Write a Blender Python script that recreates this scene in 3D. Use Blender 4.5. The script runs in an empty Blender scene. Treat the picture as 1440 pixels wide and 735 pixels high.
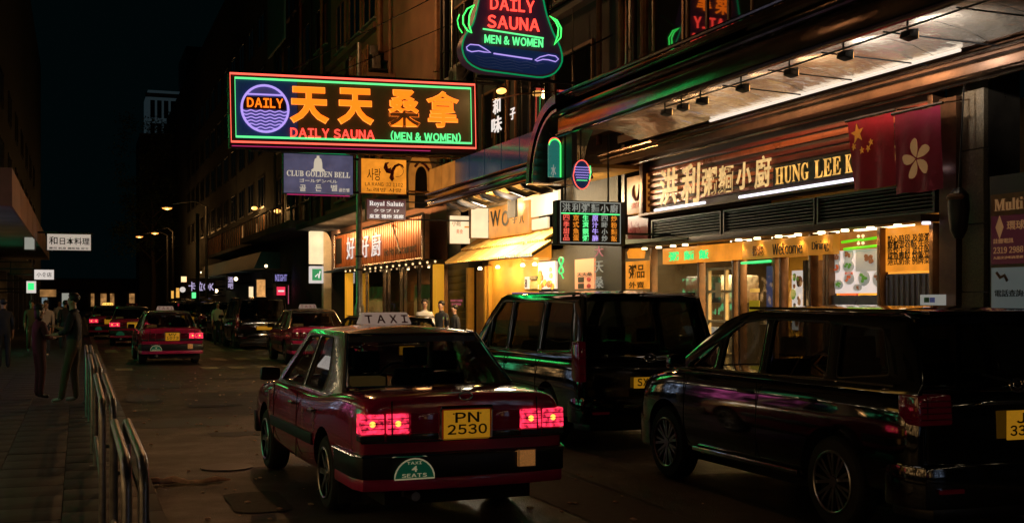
import bpy, bmesh, math, random
from mathutils import Vector, Matrix, noise
random.seed(7)
PI = math.pi
sc = bpy.context.scene
COL = sc.collection

# ------------------------------------------------------------------ camera
EYE = 1.8
FPX = 1650.0
HOR = 422.0
YAW = math.radians(20.3)
cam_d = bpy.data.cameras.new('camera')
cam_d.sensor_width = 36.0
cam_d.lens = 36.0 * FPX / 1440.0
cam_d.shift_y = (HOR - 367.5) / 1440.0
cam_d.clip_start = 0.1
cam_d.clip_end = 2000
cam = bpy.data.objects.new('camera', cam_d)
COL.objects.link(cam)
cam.location = (0, 0, EYE)
cam.rotation_euler = (PI / 2, 0, -YAW)
sc.camera = cam

# ------------------------------------------------------------------ night sky
w = bpy.data.worlds.new('World')
sc.world = w
w.use_nodes = True
nt = w.node_tree
bgn = nt.nodes['Background']
sky = nt.nodes.new('ShaderNodeTexSky')
sky.sky_type = 'NISHITA'
sky.sun_disc = False
sky.sun_elevation = math.radians(-4)
sky.sun_rotation = math.radians(200)
hs = nt.nodes.new('ShaderNodeMix'); hs.data_type = 'RGBA'
hs.inputs[0].default_value = 0.95
hs.inputs[7].default_value = (0.010, 0.050, 0.058, 1)
nt.links.new(sky.outputs[0], hs.inputs[6])
nt.links.new(hs.outputs[2], bgn.inputs[0])
bgn.inputs[1].default_value = 0.034

sc.view_settings.view_transform = 'Standard'
sc.view_settings.look = 'None'
sc.view_settings.gamma = 1
sc.view_settings.exposure = 0.0
sc.cycles.use_denoising = True
sc.cycles.max_bounces = 6
sc.cycles.glossy_bounces = 4
sc.cycles.diffuse_bounces = 3
sc.cycles.transparent_max_bounces = 12
sc.cycles.sample_clamp_indirect = 4
sc.cycles.caustics_reflective = False
sc.cycles.caustics_refractive = False

# ------------------------------------------------------------------ measuring helpers (photo pixels -> real points on real planes)
CS, SN = math.cos(YAW), math.sin(YAW)
def ray(u):
    r = (u - 720) / FPX
    return r * CS + SN, -r * SN + CS
def YX(u, X):
    a, b = ray(u); return X / a * b
def ZX(u, v, X):
    a, b = ray(u); return EYE + (HOR - v) / FPX * X / a
def XY(u, Y):
    a, b = ray(u); return Y / b * a
def ZY(u, v, Y):
    a, b = ray(u); return EYE + (HOR - v) / FPX * Y / b
def ground(u, v, z=0):
    d = (EYE - z) * FPX / (v - HOR); a, b = ray(u); return a * d, b * d

# ------------------------------------------------------------------ materials
MATS = {}
def M(name, col=(.5, .5, .5), rough=.5, metal=0.0, noise_=None, bump=None, coat=0.0, emis=None, estr=1.0, spec=.5, stripe=None):
    if name in MATS: return MATS[name]
    m = bpy.data.materials.new(name); m.use_nodes = True
    n = m.node_tree.nodes; l = m.node_tree.links
    p = n['Principled BSDF']
    p.inputs['Base Color'].default_value = (*col, 1)
    p.inputs['Roughness'].default_value = rough
    p.inputs['Metallic'].default_value = metal
    p.inputs['Coat Weight'].default_value = coat
    p.inputs['Coat Roughness'].default_value = .04
    p.inputs['Specular IOR Level'].default_value = spec
    if emis:
        p.inputs['Emission Color'].default_value = (*emis, 1)
        p.inputs['Emission Strength'].default_value = estr
    if noise_ or bump:
        tc = n.new('ShaderNodeTexCoord')
    if noise_:
        s, amt = noise_[0], noise_[1]
        t = n.new('ShaderNodeTexNoise'); t.inputs['Scale'].default_value = s; t.inputs['Detail'].default_value = 6
        t.inputs['Roughness'].default_value = .65
        l.new(tc.outputs['Object'], t.inputs['Vector'])
        r = n.new('ShaderNodeMapRange'); r.inputs[1].default_value = .3; r.inputs[2].default_value = .7
        r.inputs[3].default_value = 1 - amt; r.inputs[4].default_value = 1 + amt
        l.new(t.outputs[0], r.inputs[0])
        v = n.new('ShaderNodeVectorMath'); v.operation = 'SCALE'
        v.inputs[0].default_value = col
        l.new(r.outputs[0], v.inputs['Scale'])
        l.new(v.outputs[0], p.inputs['Base Color'])
        r2 = n.new('ShaderNodeMapRange'); r2.inputs[1].default_value = .3; r2.inputs[2].default_value = .7
        r2.inputs[3].default_value = max(.02, rough * (1 - amt * .6)); r2.inputs[4].default_value = min(1, rough * (1 + amt * .6))
        l.new(t.outputs[0], r2.inputs[0]); l.new(r2.outputs[0], p.inputs['Roughness'])
    if bump:
        t = n.new('ShaderNodeTexNoise'); t.inputs['Scale'].default_value = bump[0]; t.inputs['Detail'].default_value = 4
        l.new(tc.outputs['Object'], t.inputs['Vector'])
        b = n.new('ShaderNodeBump'); b.inputs['Strength'].default_value = bump[1]; b.inputs['Distance'].default_value = bump[2] if len(bump) > 2 else .02
        l.new(t.outputs[0], b.inputs['Height']); l.new(b.outputs[0], p.inputs['Normal'])
    MATS[name] = m
    return m
def EM(name, col, s=1.0, var=None):
    """something that gives off light: tube, lightbox face, lamp glass"""
    if name in MATS: return MATS[name]
    m = M(name, (.02, .02, .02), .4, emis=col, estr=s)
    if var:
        n = m.node_tree.nodes; l = m.node_tree.links
        tc = n.new('ShaderNodeTexCoord'); t = n.new('ShaderNodeTexNoise'); t.inputs['Scale'].default_value = var[0]; t.inputs['Detail'].default_value = 3
        l.new(tc.outputs['Object'], t.inputs['Vector'])
        r = n.new('ShaderNodeMapRange'); r.inputs[1].default_value = .3 if len(var) < 3 else .5; r.inputs[2].default_value = .7 if len(var) < 3 else var[2]
        r.inputs[3].default_value = s * (1 - var[1]); r.inputs[4].default_value = s * (1 + var[1])
        l.new(t.outputs[0], r.inputs[0]); l.new(r.outputs[0], n['Principled BSDF'].inputs['Emission Strength'])
    return m
def GLASS(name, tint=(.3, .35, .35), rough=.0, refl=1.0):
    if name in MATS: return MATS[name]
    m = bpy.data.materials.new(name); m.use_nodes = True
    n = m.node_tree.nodes; l = m.node_tree.links
    n.remove(n['Principled BSDF'])
    tr = n.new('ShaderNodeBsdfTransparent'); tr.inputs[0].default_value = (*tint, 1)
    gl = n.new('ShaderNodeBsdfGlossy'); gl.inputs['Roughness'].default_value = rough
    gl.inputs[0].default_value = (refl, refl, refl, 1)
    ge = n.new('ShaderNodeNewGeometry'); dt = n.new('ShaderNodeVectorMath'); dt.operation = 'DOT_PRODUCT'
    l.new(ge.outputs['Normal'], dt.inputs[0]); l.new(ge.outputs['Incoming'], dt.inputs[1])
    ab = n.new('ShaderNodeMath'); ab.operation = 'ABSOLUTE'; l.new(dt.outputs['Value'], ab.inputs[0])
    iv = n.new('ShaderNodeMath'); iv.operation = 'SUBTRACT'; iv.inputs[0].default_value = 1; l.new(ab.outputs[0], iv.inputs[1])
    pw = n.new('ShaderNodeMath'); pw.operation = 'POWER'; l.new(iv.outputs[0], pw.inputs[0]); pw.inputs[1].default_value = 4
    fr = n.new('ShaderNodeMath'); fr.operation = 'MULTIPLY_ADD'; l.new(pw.outputs[0], fr.inputs[0]); fr.inputs[1].default_value = .92; fr.inputs[2].default_value = .08
    mx = n.new('ShaderNodeMixShader')
    l.new(fr.outputs[0], mx.inputs[0]); l.new(tr.outputs[0], mx.inputs[1]); l.new(gl.outputs[0], mx.inputs[2])
    l.new(mx.outputs[0], n['Material Output'].inputs[0])
    MATS[name] = m
    return m

# ------------------------------------------------------------------ mesh builder
def finish(me, name, mat, parent=None, smooth=False):
    o = bpy.data.objects.new(name, me); COL.objects.link(o)
    for m in (mat if isinstance(mat, (list, tuple)) else [mat]): me.materials.append(m)
    if parent is not None: o.parent = parent
    if smooth:
        for p in me.polygons: p.use_smooth = True
        if smooth != 'all': me.set_sharp_from_angle(angle=math.radians(38))
    return o
class MB:
    def __init__(s): s.v = []; s.f = []; s.mi = []; s.cur = 0
    def _add(s, vs, fs):
        b = len(s.v); s.v += [tuple(v) for v in vs]; s.f += [tuple(b + i for i in f) for f in fs]; s.mi += [s.cur] * len(fs); return s
    def box(s, x0, x1, y0, y1, z0, z1):
        return s._add([(x0, y0, z0), (x1, y0, z0), (x1, y1, z0), (x0, y1, z0), (x0, y0, z1), (x1, y0, z1), (x1, y1, z1), (x0, y1, z1)],
                      [(0, 3, 2, 1), (4, 5, 6, 7), (0, 1, 5, 4), (1, 2, 6, 5), (2, 3, 7, 6), (3, 0, 4, 7)])
    def hexa(s, p):  # 8 points, bottom loop then top loop
        return s._add(p, [(0, 3, 2, 1), (4, 5, 6, 7), (0, 1, 5, 4), (1, 2, 6, 5), (2, 3, 7, 6), (3, 0, 4, 7)])
    def quad(s, *p): return s._add(p, [tuple(range(len(p)))])
    def tube(s, pts, r, n=8, closed=False, caps=True):
        pts = [Vector(p) for p in pts]; N = len(pts); rings = []
        up = Vector((0, 0, 1)); prev = None
        for i, p in enumerate(pts):
            a = pts[(i - 1) % N] if (i or closed) else p
            b = pts[(i + 1) % N] if (i < N - 1 or closed) else p
            t = (b - a).normalized()
            if prev is None:
                x = t.cross(up)
                if x.length < 1e-3: x = t.cross(Vector((0, 1, 0)))
                x.normalize()
            else:
                x = (prev - t * prev.dot(t)); x = x.normalized() if x.length > 1e-5 else t.orthogonal().normalized()
            prev = x; y = t.cross(x)
            rr = r[i] if isinstance(r, (list, tuple)) else r
            rings.append([p + x * rr * math.cos(2 * PI * k / n) + y * rr * math.sin(2 * PI * k / n) for k in range(n)])
        vs = [v for ring in rings for v in ring]; fs = []
        for i in range(N if closed else N - 1):
            j = (i + 1) % N
            for k in range(n):
                k2 = (k + 1) % n
                fs.append((i * n + k, i * n + k2, j * n + k2, j * n + k))
        if caps and not closed:
            fs.append(tuple(reversed(range(n)))); fs.append(tuple((N - 1) * n + k for k in range(n)))
        return s._add(vs, fs)
    def prism(s, poly, y0, y1):  # polygon in x,z extruded along y
        n = len(poly)
        vs = [(a, y0, b) for a, b in poly] + [(a, y1, b) for a, b in poly]
        fs = [tuple(range(n)), tuple(reversed(range(n, 2 * n)))] + [(i, i + n, (i + 1) % n + n, (i + 1) % n) for i in range(n)]
        return s._add(vs, fs)
    def prism_x(s, poly, x0, x1):  # polygon in y,z extruded along x
        n = len(poly)
        vs = [(x0, a, b) for a, b in poly] + [(x1, a, b) for a, b in poly]
        fs = [tuple(range(n)), tuple(reversed(range(n, 2 * n)))] + [(i, i + n, (i + 1) % n + n, (i + 1) % n) for i in range(n)]
        return s._add(vs, fs)
    def lathe(s, prof, n=16, axis='z', o=(0, 0, 0)):  # prof: (radius, height)
        vs = []
        for r, h in prof:
            for k in range(n):
                a = 2 * PI * k / n; c, d = r * math.cos(a), r * math.sin(a)
                vs.append({'z': (o[0] + c, o[1] + d, o[2] + h), 'x': (o[0] + h, o[1] + c, o[2] + d), 'y': (o[0] + c, o[1] + h, o[2] + d)}[axis])
        fs = []
        for i in range(len(prof) - 1):
            for k in range(n):
                k2 = (k + 1) % n; fs.append((i * n + k, i * n + k2, (i + 1) * n + k2, (i + 1) * n + k))
        fs.append(tuple(reversed(range(n)))); fs.append(tuple((len(prof) - 1) * n + k for k in range(n)))
        return s._add(vs, fs)
    def ball(s, c, r, n=10, m=7, sq=(1, 1, 1)):
        vs = []; fs = []
        for i in range(m + 1):
            a = PI * i / m
            for k in range(n):
                b = 2 * PI * k / n
                vs.append((c[0] + sq[0] * r * math.sin(a) * math.cos(b), c[1] + sq[1] * r * math.sin(a) * math.sin(b), c[2] + sq[2] * r * math.cos(a)))
        for i in range(m):
            for k in range(n):
                k2 = (k + 1) % n; fs.append((i * n + k, (i + 1) * n + k, (i + 1) * n + k2, i * n + k2))
        return s._add(vs, fs)
    def mesh(s, name='mesh', fix=True):
        me = bpy.data.meshes.new(name); me.from_pydata(s.v, [], s.f)
        for i, p in enumerate(me.polygons): p.material_index = s.mi[i]
        if fix:
            bm = bmesh.new(); bm.from_mesh(me); bmesh.ops.remove_doubles(bm, verts=bm.verts, dist=1e-5)
            bmesh.ops.recalc_face_normals(bm, faces=bm.faces); bm.to_mesh(me); bm.free()
        me.update(); return me
    def build(s, name, mat, parent=None, smooth=False, bevel=0):
        me = s.mesh(name)
        if bevel:
            bm = bmesh.new(); bm.from_mesh(me)
            es = [e for e in bm.edges if len(e.link_faces) == 2 and e.calc_face_angle(0) > .6]
            bmesh.ops.bevel(bm, geom=es, offset=bevel, segments=2, affect='EDGES', profile=.6, clamp_overlap=True)
            bm.to_mesh(me); bm.free()
        return finish(me, name, mat, parent, smooth)
def BOX(name, mat, parent, x0, x1, y0, y1, z0, z1, bevel=0):
    return MB().box(min(x0, x1), max(x0, x1), min(y0, y1), max(y0, y1), min(z0, z1), max(z0, z1)).build(name, mat, parent, smooth=bool(bevel), bevel=bevel)
def tag(o, label=None, cat=None, group=None, kind=None):
    if label: o['label'] = label
    if cat: o['category'] = cat
    if group: o['group'] = group
    if kind: o['kind'] = kind
    return o
def thing(name, label, cat, loc=(0, 0, 0), rz=0, group=None, tilt=None):
    o = bpy.data.objects.new(name, None); COL.objects.link(o); o.empty_display_size = .2
    o.location = loc; o.rotation_euler = (0, 0, rz)
    if tilt: o.rotation_euler = (tilt[0], tilt[1], rz)
    return tag(o, label, cat, group)
def copy_tree(o, parent=None):
    c = o.copy(); COL.objects.link(c)
    if parent is not None: c.parent = parent
    for ch in list(o.children): copy_tree(ch, c)
    return c

# ------------------------------------------------------------------ lettering (flat letter shapes with depth)
_tc = {}
def serif(s):
    r = ''
    for ch in s:
        if 'A' <= ch <= 'Z': r += chr(0x1D400 + ord(ch) - 65)
        elif 'a' <= ch <= 'z': r += chr(0x1D41A + ord(ch) - 97)
        else: r += ch
    return r
def text_raw(body, bold, ext, line=1.0):
    k = (body, bold, ext, line)
    if k in _tc: return _tc[k]
    if body.isascii() and len(body) > 1 and '\n' not in body:
        VS, FS, cur = [], [], 0.0
        for ch in body:
            if ch == ' ': cur += .30; continue
            v1, f1 = text_raw(chr(ord(ch) + 0xFEE0), bold, ext, line); a0 = min(q[0] for q in v1); a1 = max(q[0] for q in v1); o_ = len(VS)
            VS += [(q[0] - a0 + cur, q[1], q[2]) for q in v1]; FS += [tuple(o_ + i for i in f) for f in f1]; cur += a1 - a0 + .11
        _tc[k] = (VS, FS); return _tc[k]
    c = bpy.data.curves.new('t', 'FONT'); c.body = body; c.size = 1; c.offset = bold; c.extrude = ext; c.resolution_u = 3; c.space_line = line
    c.align_x = 'CENTER'
    o = bpy.data.objects.new('t', c); COL.objects.link(o); bpy.context.view_layer.update()
    me = bpy.data.meshes.new_from_object(o)
    vs = [tuple(v.co) for v in me.vertices]; fs = [tuple(p.vertices) for p in me.polygons]
    bpy.data.objects.remove(o); bpy.data.curves.remove(c); bpy.data.meshes.remove(me)
    _tc[k] = (vs, fs); return vs, fs
def TEXT(name, body, mat, parent, x0, x1, z0, z1, y, bold=0.0, ext=.008, shear=0, line=1.0, keep=False, big=None):
    """lettering fitted in the box x0..x1, z0..z1 of the parent's local frame, front at -y"""
    if any(0x1D400 <= ord(q) < 0x1D4FF for q in body): bold = min(bold, .004)
    elif body == '天': bold = min(bold, .05)
    elif body.isascii(): bold = min(bold, .022)
    else: bold = min(bold, big or .011)
    vs, fs = text_raw(body, bold, .5, line)
    if not vs: return None
    a0 = min(v[0] for v in vs); a1 = max(v[0] for v in vs); b0 = min(v[1] for v in vs); b1 = max(v[1] for v in vs)
    sx = (x1 - x0) / max(a1 - a0, 1e-6); sz = (z1 - z0) / max(b1 - b0, 1e-6)
    if keep:
        s_ = min(sx, sz); cx = (x0 + x1) / 2; cz = (z0 + z1) / 2
        x0 = cx - s_ * (a1 - a0) / 2; z0 = cz - s_ * (b1 - b0) / 2; sx = sz = s_
    me = bpy.data.meshes.new(name)
    me.from_pydata([(x0 + (v[0] - a0) * sx + shear * (v[1] - b0) * sz, y - (v[2] + .5) * ext * 2, z0 + (v[1] - b0) * sz) for v in vs], [], fs)
    return finish(me, name, mat, parent)

def lamp(name, kind, parent, loc, energy, col, size=.1, rot=None, spot=None, blend=.4):
    d = bpy.data.lights.new(name, kind); d.energy = energy; d.color = col
    if kind == 'POINT' or kind == 'SPOT': d.shadow_soft_size = size
    if kind == 'AREA':
        d.shape = 'RECTANGLE'; d.size = size[0]; d.size_y = size[1]
    if kind == 'SPOT': d.spot_size = math.radians(spot or 100); d.spot_blend = blend
    o = bpy.data.objects.new(name, d); COL.objects.link(o); o.location = loc
    if rot: o.rotation_euler = rot
    if parent is not None: o.parent = parent
    return o

# common materials
def mats():
    M('asphalt', (.046, .038, .032), .46, noise_=(1.7, .6), bump=(60, .9, .012))
    M('asphalt patch', (.035, .034, .032), .7, noise_=(14, .3), bump=(120, .5, .01))
    M('pale patch', (.10, .09, .075), .7, noise_=(12, .3), bump=(120, .5, .01))
    M('road paint', (.24, .20, .14), .6, noise_=(5, .95))
    M('kerb stone', (.16, .15, .14), .7, noise_=(10, .3), bump=(60, .3, .01))
    M('paving', (.018, .018, .019), .5, noise_=(3, .3), bump=(70, .3, .01))
    M('steel', (.34, .34, .35), .36, 1, noise_=(14, .3))
    M('galvanised steel', (.30, .30, .31), .38, 1, noise_=(9, .35))
    M('dark metal', (.03, .03, .035), .4, .6)
    M('black', (.008, .008, .009), .5)
    M('matt black', (.006, .006, .006), .9)
    M('rubber', (.012, .012, .012), .75)
    M('chrome', (.75, .75, .75), .08, 1)
    M('alloy', (.42, .42, .43), .28, 1)
    M('concrete', (.20, .19, .18), .85, noise_=(1.2, .35), bump=(20, .4, .02))
    M('brown render', (.22, .11, .07), .8, noise_=(.8, .35), bump=(12, .4, .02))
    M('dark render', (.034, .038, .042), .85, noise_=(.7, .4), bump=(12, .4, .02))
    M('dark tile', (.05, .045, .04), .35, noise_=(2, .4), bump=(8, .2, .02))
    M('granite', (.17, .14, .10), .55, noise_=(45, .45), bump=(60, .3, .01))
    M('window dark', (.01, .012, .014), .06, spec=.8)
    M('rust frame', (.22, .10, .045), .55, noise_=(5, .4))
    M('wood', (.18, .09, .04), .5, noise_=(6, .4))
mats()
GL = GLASS('clear glass', (.85, .9, .88))
GT = GLASS('tinted glass', (.24, .25, .24))
GC = GLASS('car glass', (.66, .68, .66))
# ------------------------------------------------------------------ vehicles
def plate_raw(outline, holes, t):
    c = bpy.data.curves.new('p', 'CURVE'); c.dimensions = '2D'; c.fill_mode = 'BOTH'; c.extrude = t / 2
    for poly in [outline] + holes:
        s = c.splines.new('POLY'); s.points.add(len(poly) - 1)
        for i, (a, b) in enumerate(poly): s.points[i].co = (a, b, 0, 1)
        s.use_cyclic_u = True
    o = bpy.data.objects.new('p', c); COL.objects.link(o); bpy.context.view_layer.update()
    me = bpy.data.meshes.new_from_object(o)
    vs = [tuple(v.co) for v in me.vertices]; fs = [tuple(p.vertices) for p in me.polygons]
    bpy.data.objects.remove(o); bpy.data.curves.remove(c); bpy.data.meshes.remove(me)
    return vs, fs
def PLATE(name, outline, holes, t, fmap, mat, parent):
    vs, fs = plate_raw(outline, holes, t)
    m = MB(); m._add([fmap(*v) for v in vs], fs)
    return m.build(name, mat, parent, smooth=True, bevel=.006)
def rounded(poly, r, n=3):
    out = []; N = len(poly)
    for i in range(N):
        p = Vector(poly[i]); a = Vector(poly[i - 1]); b = Vector(poly[(i + 1) % N])
        ra = min(r, (a - p).length * .4); rb = min(r, (b - p).length * .4)
        s = p + (a - p).normalized() * ra; e = p + (b - p).normalized() * rb
        for k in range(n + 1):
            t = k / n; q = s * (1 - t) ** 2 + p * 2 * t * (1 - t) + e * t * t; out.append((q.x, q.y))
    return out
def slab(plan, z0, z1, name, mat, parent, bevel=.012, z_lo=None):
    m = MB(); n = len(plan)
    vs = [(a, b, z0) for a, b in plan] + [(a, b, z1) for a, b in plan]
    m._add(vs, [tuple(reversed(range(n))), tuple(range(n, 2 * n))] + [(i, (i + 1) % n, (i + 1) % n + n, i + n) for i in range(n)])
    return m.build(name, mat, parent, smooth=True, bevel=bevel)
def eval_mesh(o, name):
    bpy.context.view_layer.update(); dg = bpy.context.evaluated_depsgraph_get(); dg.update()
    me = bpy.data.meshes.new_from_object(o.evaluated_get(dg)); me.name = name
    return me
def car_body(st, p, paint, parent):
    """st: stations (y, half width, underside z, shoulder z)"""
    m = MB(); rings = []
    for (y, w_, z0, z1) in st:
        h = z1 - z0
        half = [(0, z0), (w_ - .16, z0), (w_ - .03, z0 + .06), (w_ + .0, z0 + .30 * h), (w_ + .004, z0 + .62 * h), (w_ - .015, z1 - .13), (w_ - .045, z1 - .03), (w_ - .12, z1 + .002), (w_ * .5, z1 + .018), (0, z1 + .025)]
        pts = half + [(-a, b) for a, b in reversed(half[1:-1])]
        rings.append([(a, y, b) for a, b in pts])
    n = len(rings[0]); vs = [v for r in rings for v in r]; fs = []
    for i in range(len(rings) - 1):
        for k in range(n): fs.append((i * n + k, (i + 1) * n + k, (i + 1) * n + (k + 1) % n, i * n + (k + 1) % n))
    fs.append(tuple(range(n))); fs.append(tuple(reversed(range((len(rings) - 1) * n, len(rings) * n))))
    m._add(vs, fs)
    o = m.build('body', [paint, MATS['matt black']], None)
    s = o.modifiers.new('s', 'SUBSURF'); s.levels = 2; s.render_levels = 2
    cut = MB(); cut.cur = 0
    for y in (p['yf'], p['yr']):
        for sd in (-1, 1):
            R = p['rw'] + .075
            cut.lathe([(R, 0), (R, .34)], 28, 'x', (sd * (p['w'] + .10) - (.34 if sd > 0 else 0), y, p['rw']))
    cme = cut.mesh(); co = bpy.data.objects.new('c', cme); COL.objects.link(co)
    cme.materials.append(MATS['matt black'])
    b = o.modifiers.new('b', 'BOOLEAN'); b.operation = 'DIFFERENCE'; b.object = co; b.solver = 'EXACT'
    try: b.material_mode = 'TRANSFER'
    except Exception: pass
    me = eval_mesh(o, 'body'); old = o.data; o.modifiers.clear(); o.data = me; bpy.data.meshes.remove(old)
    bpy.data.objects.remove(co)
    for q in me.polygons: q.use_smooth = True
    me.set_sharp_from_angle(angle=math.radians(40))
    o.parent = parent
    return o
def wheel(parent, x, y, r, sd, style, wid=.2):
    m = MB()
    a, b = (x - wid, x) if sd > 0 else (x, x + wid)
    rr = r * .66
    out = x - .012 * sd
    prof = [(rr, 0), (rr + .01, .0), (r - .03, .0), (r - .006, .02), (r, .045), (r, wid - .045), (r - .006, wid - .02), (r - .03, wid), (rr, wid)]
    m.lathe([(q, h) for q, h in prof], 32, 'x', (a, y, r)); del m.f[-2:]; del m.mi[-2:]
    t = m.build('wheel', MATS['rubber'], parent, smooth=True)
    g = MB()
    # rim lip, spokes, hub
    X = lambda d: x + sd * d
    ring = lambda R, d: [(X(d), y + R * math.cos(2 * PI * k / 32), r + R * math.sin(2 * PI * k / 32)) for k in range(32)]
    g.tube(ring(rr, .004), .012, 6, closed=True)
    n = style[1]
    for k in range(n):
        if style[0] == 'double':
            for off in (-.13, .13):
                a0 = 2 * PI * k / n; a1 = a0 + off
                g.hexa(spoke(x, y, r, sd, a0 + off * .3, a1, .035, rr, .011, .014))
        else:
            a0 = 2 * PI * k / n
            g.hexa(spoke(x, y, r, sd, a0, a0, .03, rr, style[2], style[2] * 1.2))
    g.lathe([(.045, 0), (.05, .01), (.03, .02)], 14, 'x', (X(-.03) if sd > 0 else X(.0), y, r))
    g.build('rim', MATS['alloy'], t, smooth=True)
    d = MB(); d.lathe([(rr - .005, 0), (rr - .005, .01)], 28, 'x', (x - sd * .055 - .005, y, r)); d.build('brake_disc', MATS['matt black'], t)
    return t
def spoke(x, y, r, sd, a0, a1, r0, r1, h0, h1):
    P = []
    for d in (-.03, -.002):
        for (R, a, h) in ((r0, a0, -h0), (r0, a0, h0), (r1, a1, h1), (r1, a1, -h1)):
            P.append((x + sd * (d - .008 * (R == r0)), y + R * math.cos(a) - h * math.sin(a), r + R * math.sin(a) + h * math.cos(a)))
    return P
def glass_quad(name, parent, b, t, bow, mat, n=8, off=.0, thick=.004):
    """bowed pane: b=(halfwidth,y,z) lower edge, t upper edge"""
    m = MB(); vs = []; rows = 4
    for j in range(rows + 1):
        s = j / rows
        hw = b[0] + (t[0] - b[0]) * s; y = b[1] + (t[1] - b[1]) * s; z = b[2] + (t[2] - b[2]) * s
        for i in range(n + 1):
            q = -1 + 2 * i / n
            vs.append((hw * q, y + bow * (1 - q * q) + off, z))
    fs = [(j * (n + 1) + i, j * (n + 1) + i + 1, (j + 1) * (n + 1) + i + 1, (j + 1) * (n + 1) + i) for j in range(rows) for i in range(n)]
    m._add(vs, fs)
    return m.build(name, mat, parent, smooth='all')
def roof_panel(parent, y0, y1, wr, z, mat, crown=.05):
    m = MB(); rings = []
    N = 10
    for i in range(N + 1):
        t = i / N; y = y0 + (y1 - y0) * t
        e = min(1, min(t, 1 - t) / .16); e = math.sin(e * PI / 2)
        dz = -.035 * (1 - e)
        pts = [(q, crown * math.cos(q * PI / 2 * .95)) for q in (-1, -.9, -.7, -.4, 0, .4, .7, .9, 1)]
        up = [(q * wr, y, z + dz + c * (.35 + .65 * e)) for q, c in pts]
        lo = [(q * (wr - .02), y, z + dz - .04) for q in (1, 0, -1)]
        rings.append(up + lo)
    n = len(rings[0]); vs = [v for r in rings for v in r]; fs = []
    for i in range(N):
        for k in range(n): fs.append((i * n + k, (i + 1) * n + k, (i + 1) * n + (k + 1) % n, i * n + (k + 1) % n))
    fs.append(tuple(range(n))); fs.append(tuple(reversed(range(N * n, (N + 1) * n))))
    m._add(vs, fs)
    return m.build('roof', mat, parent, smooth=True)

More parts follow.
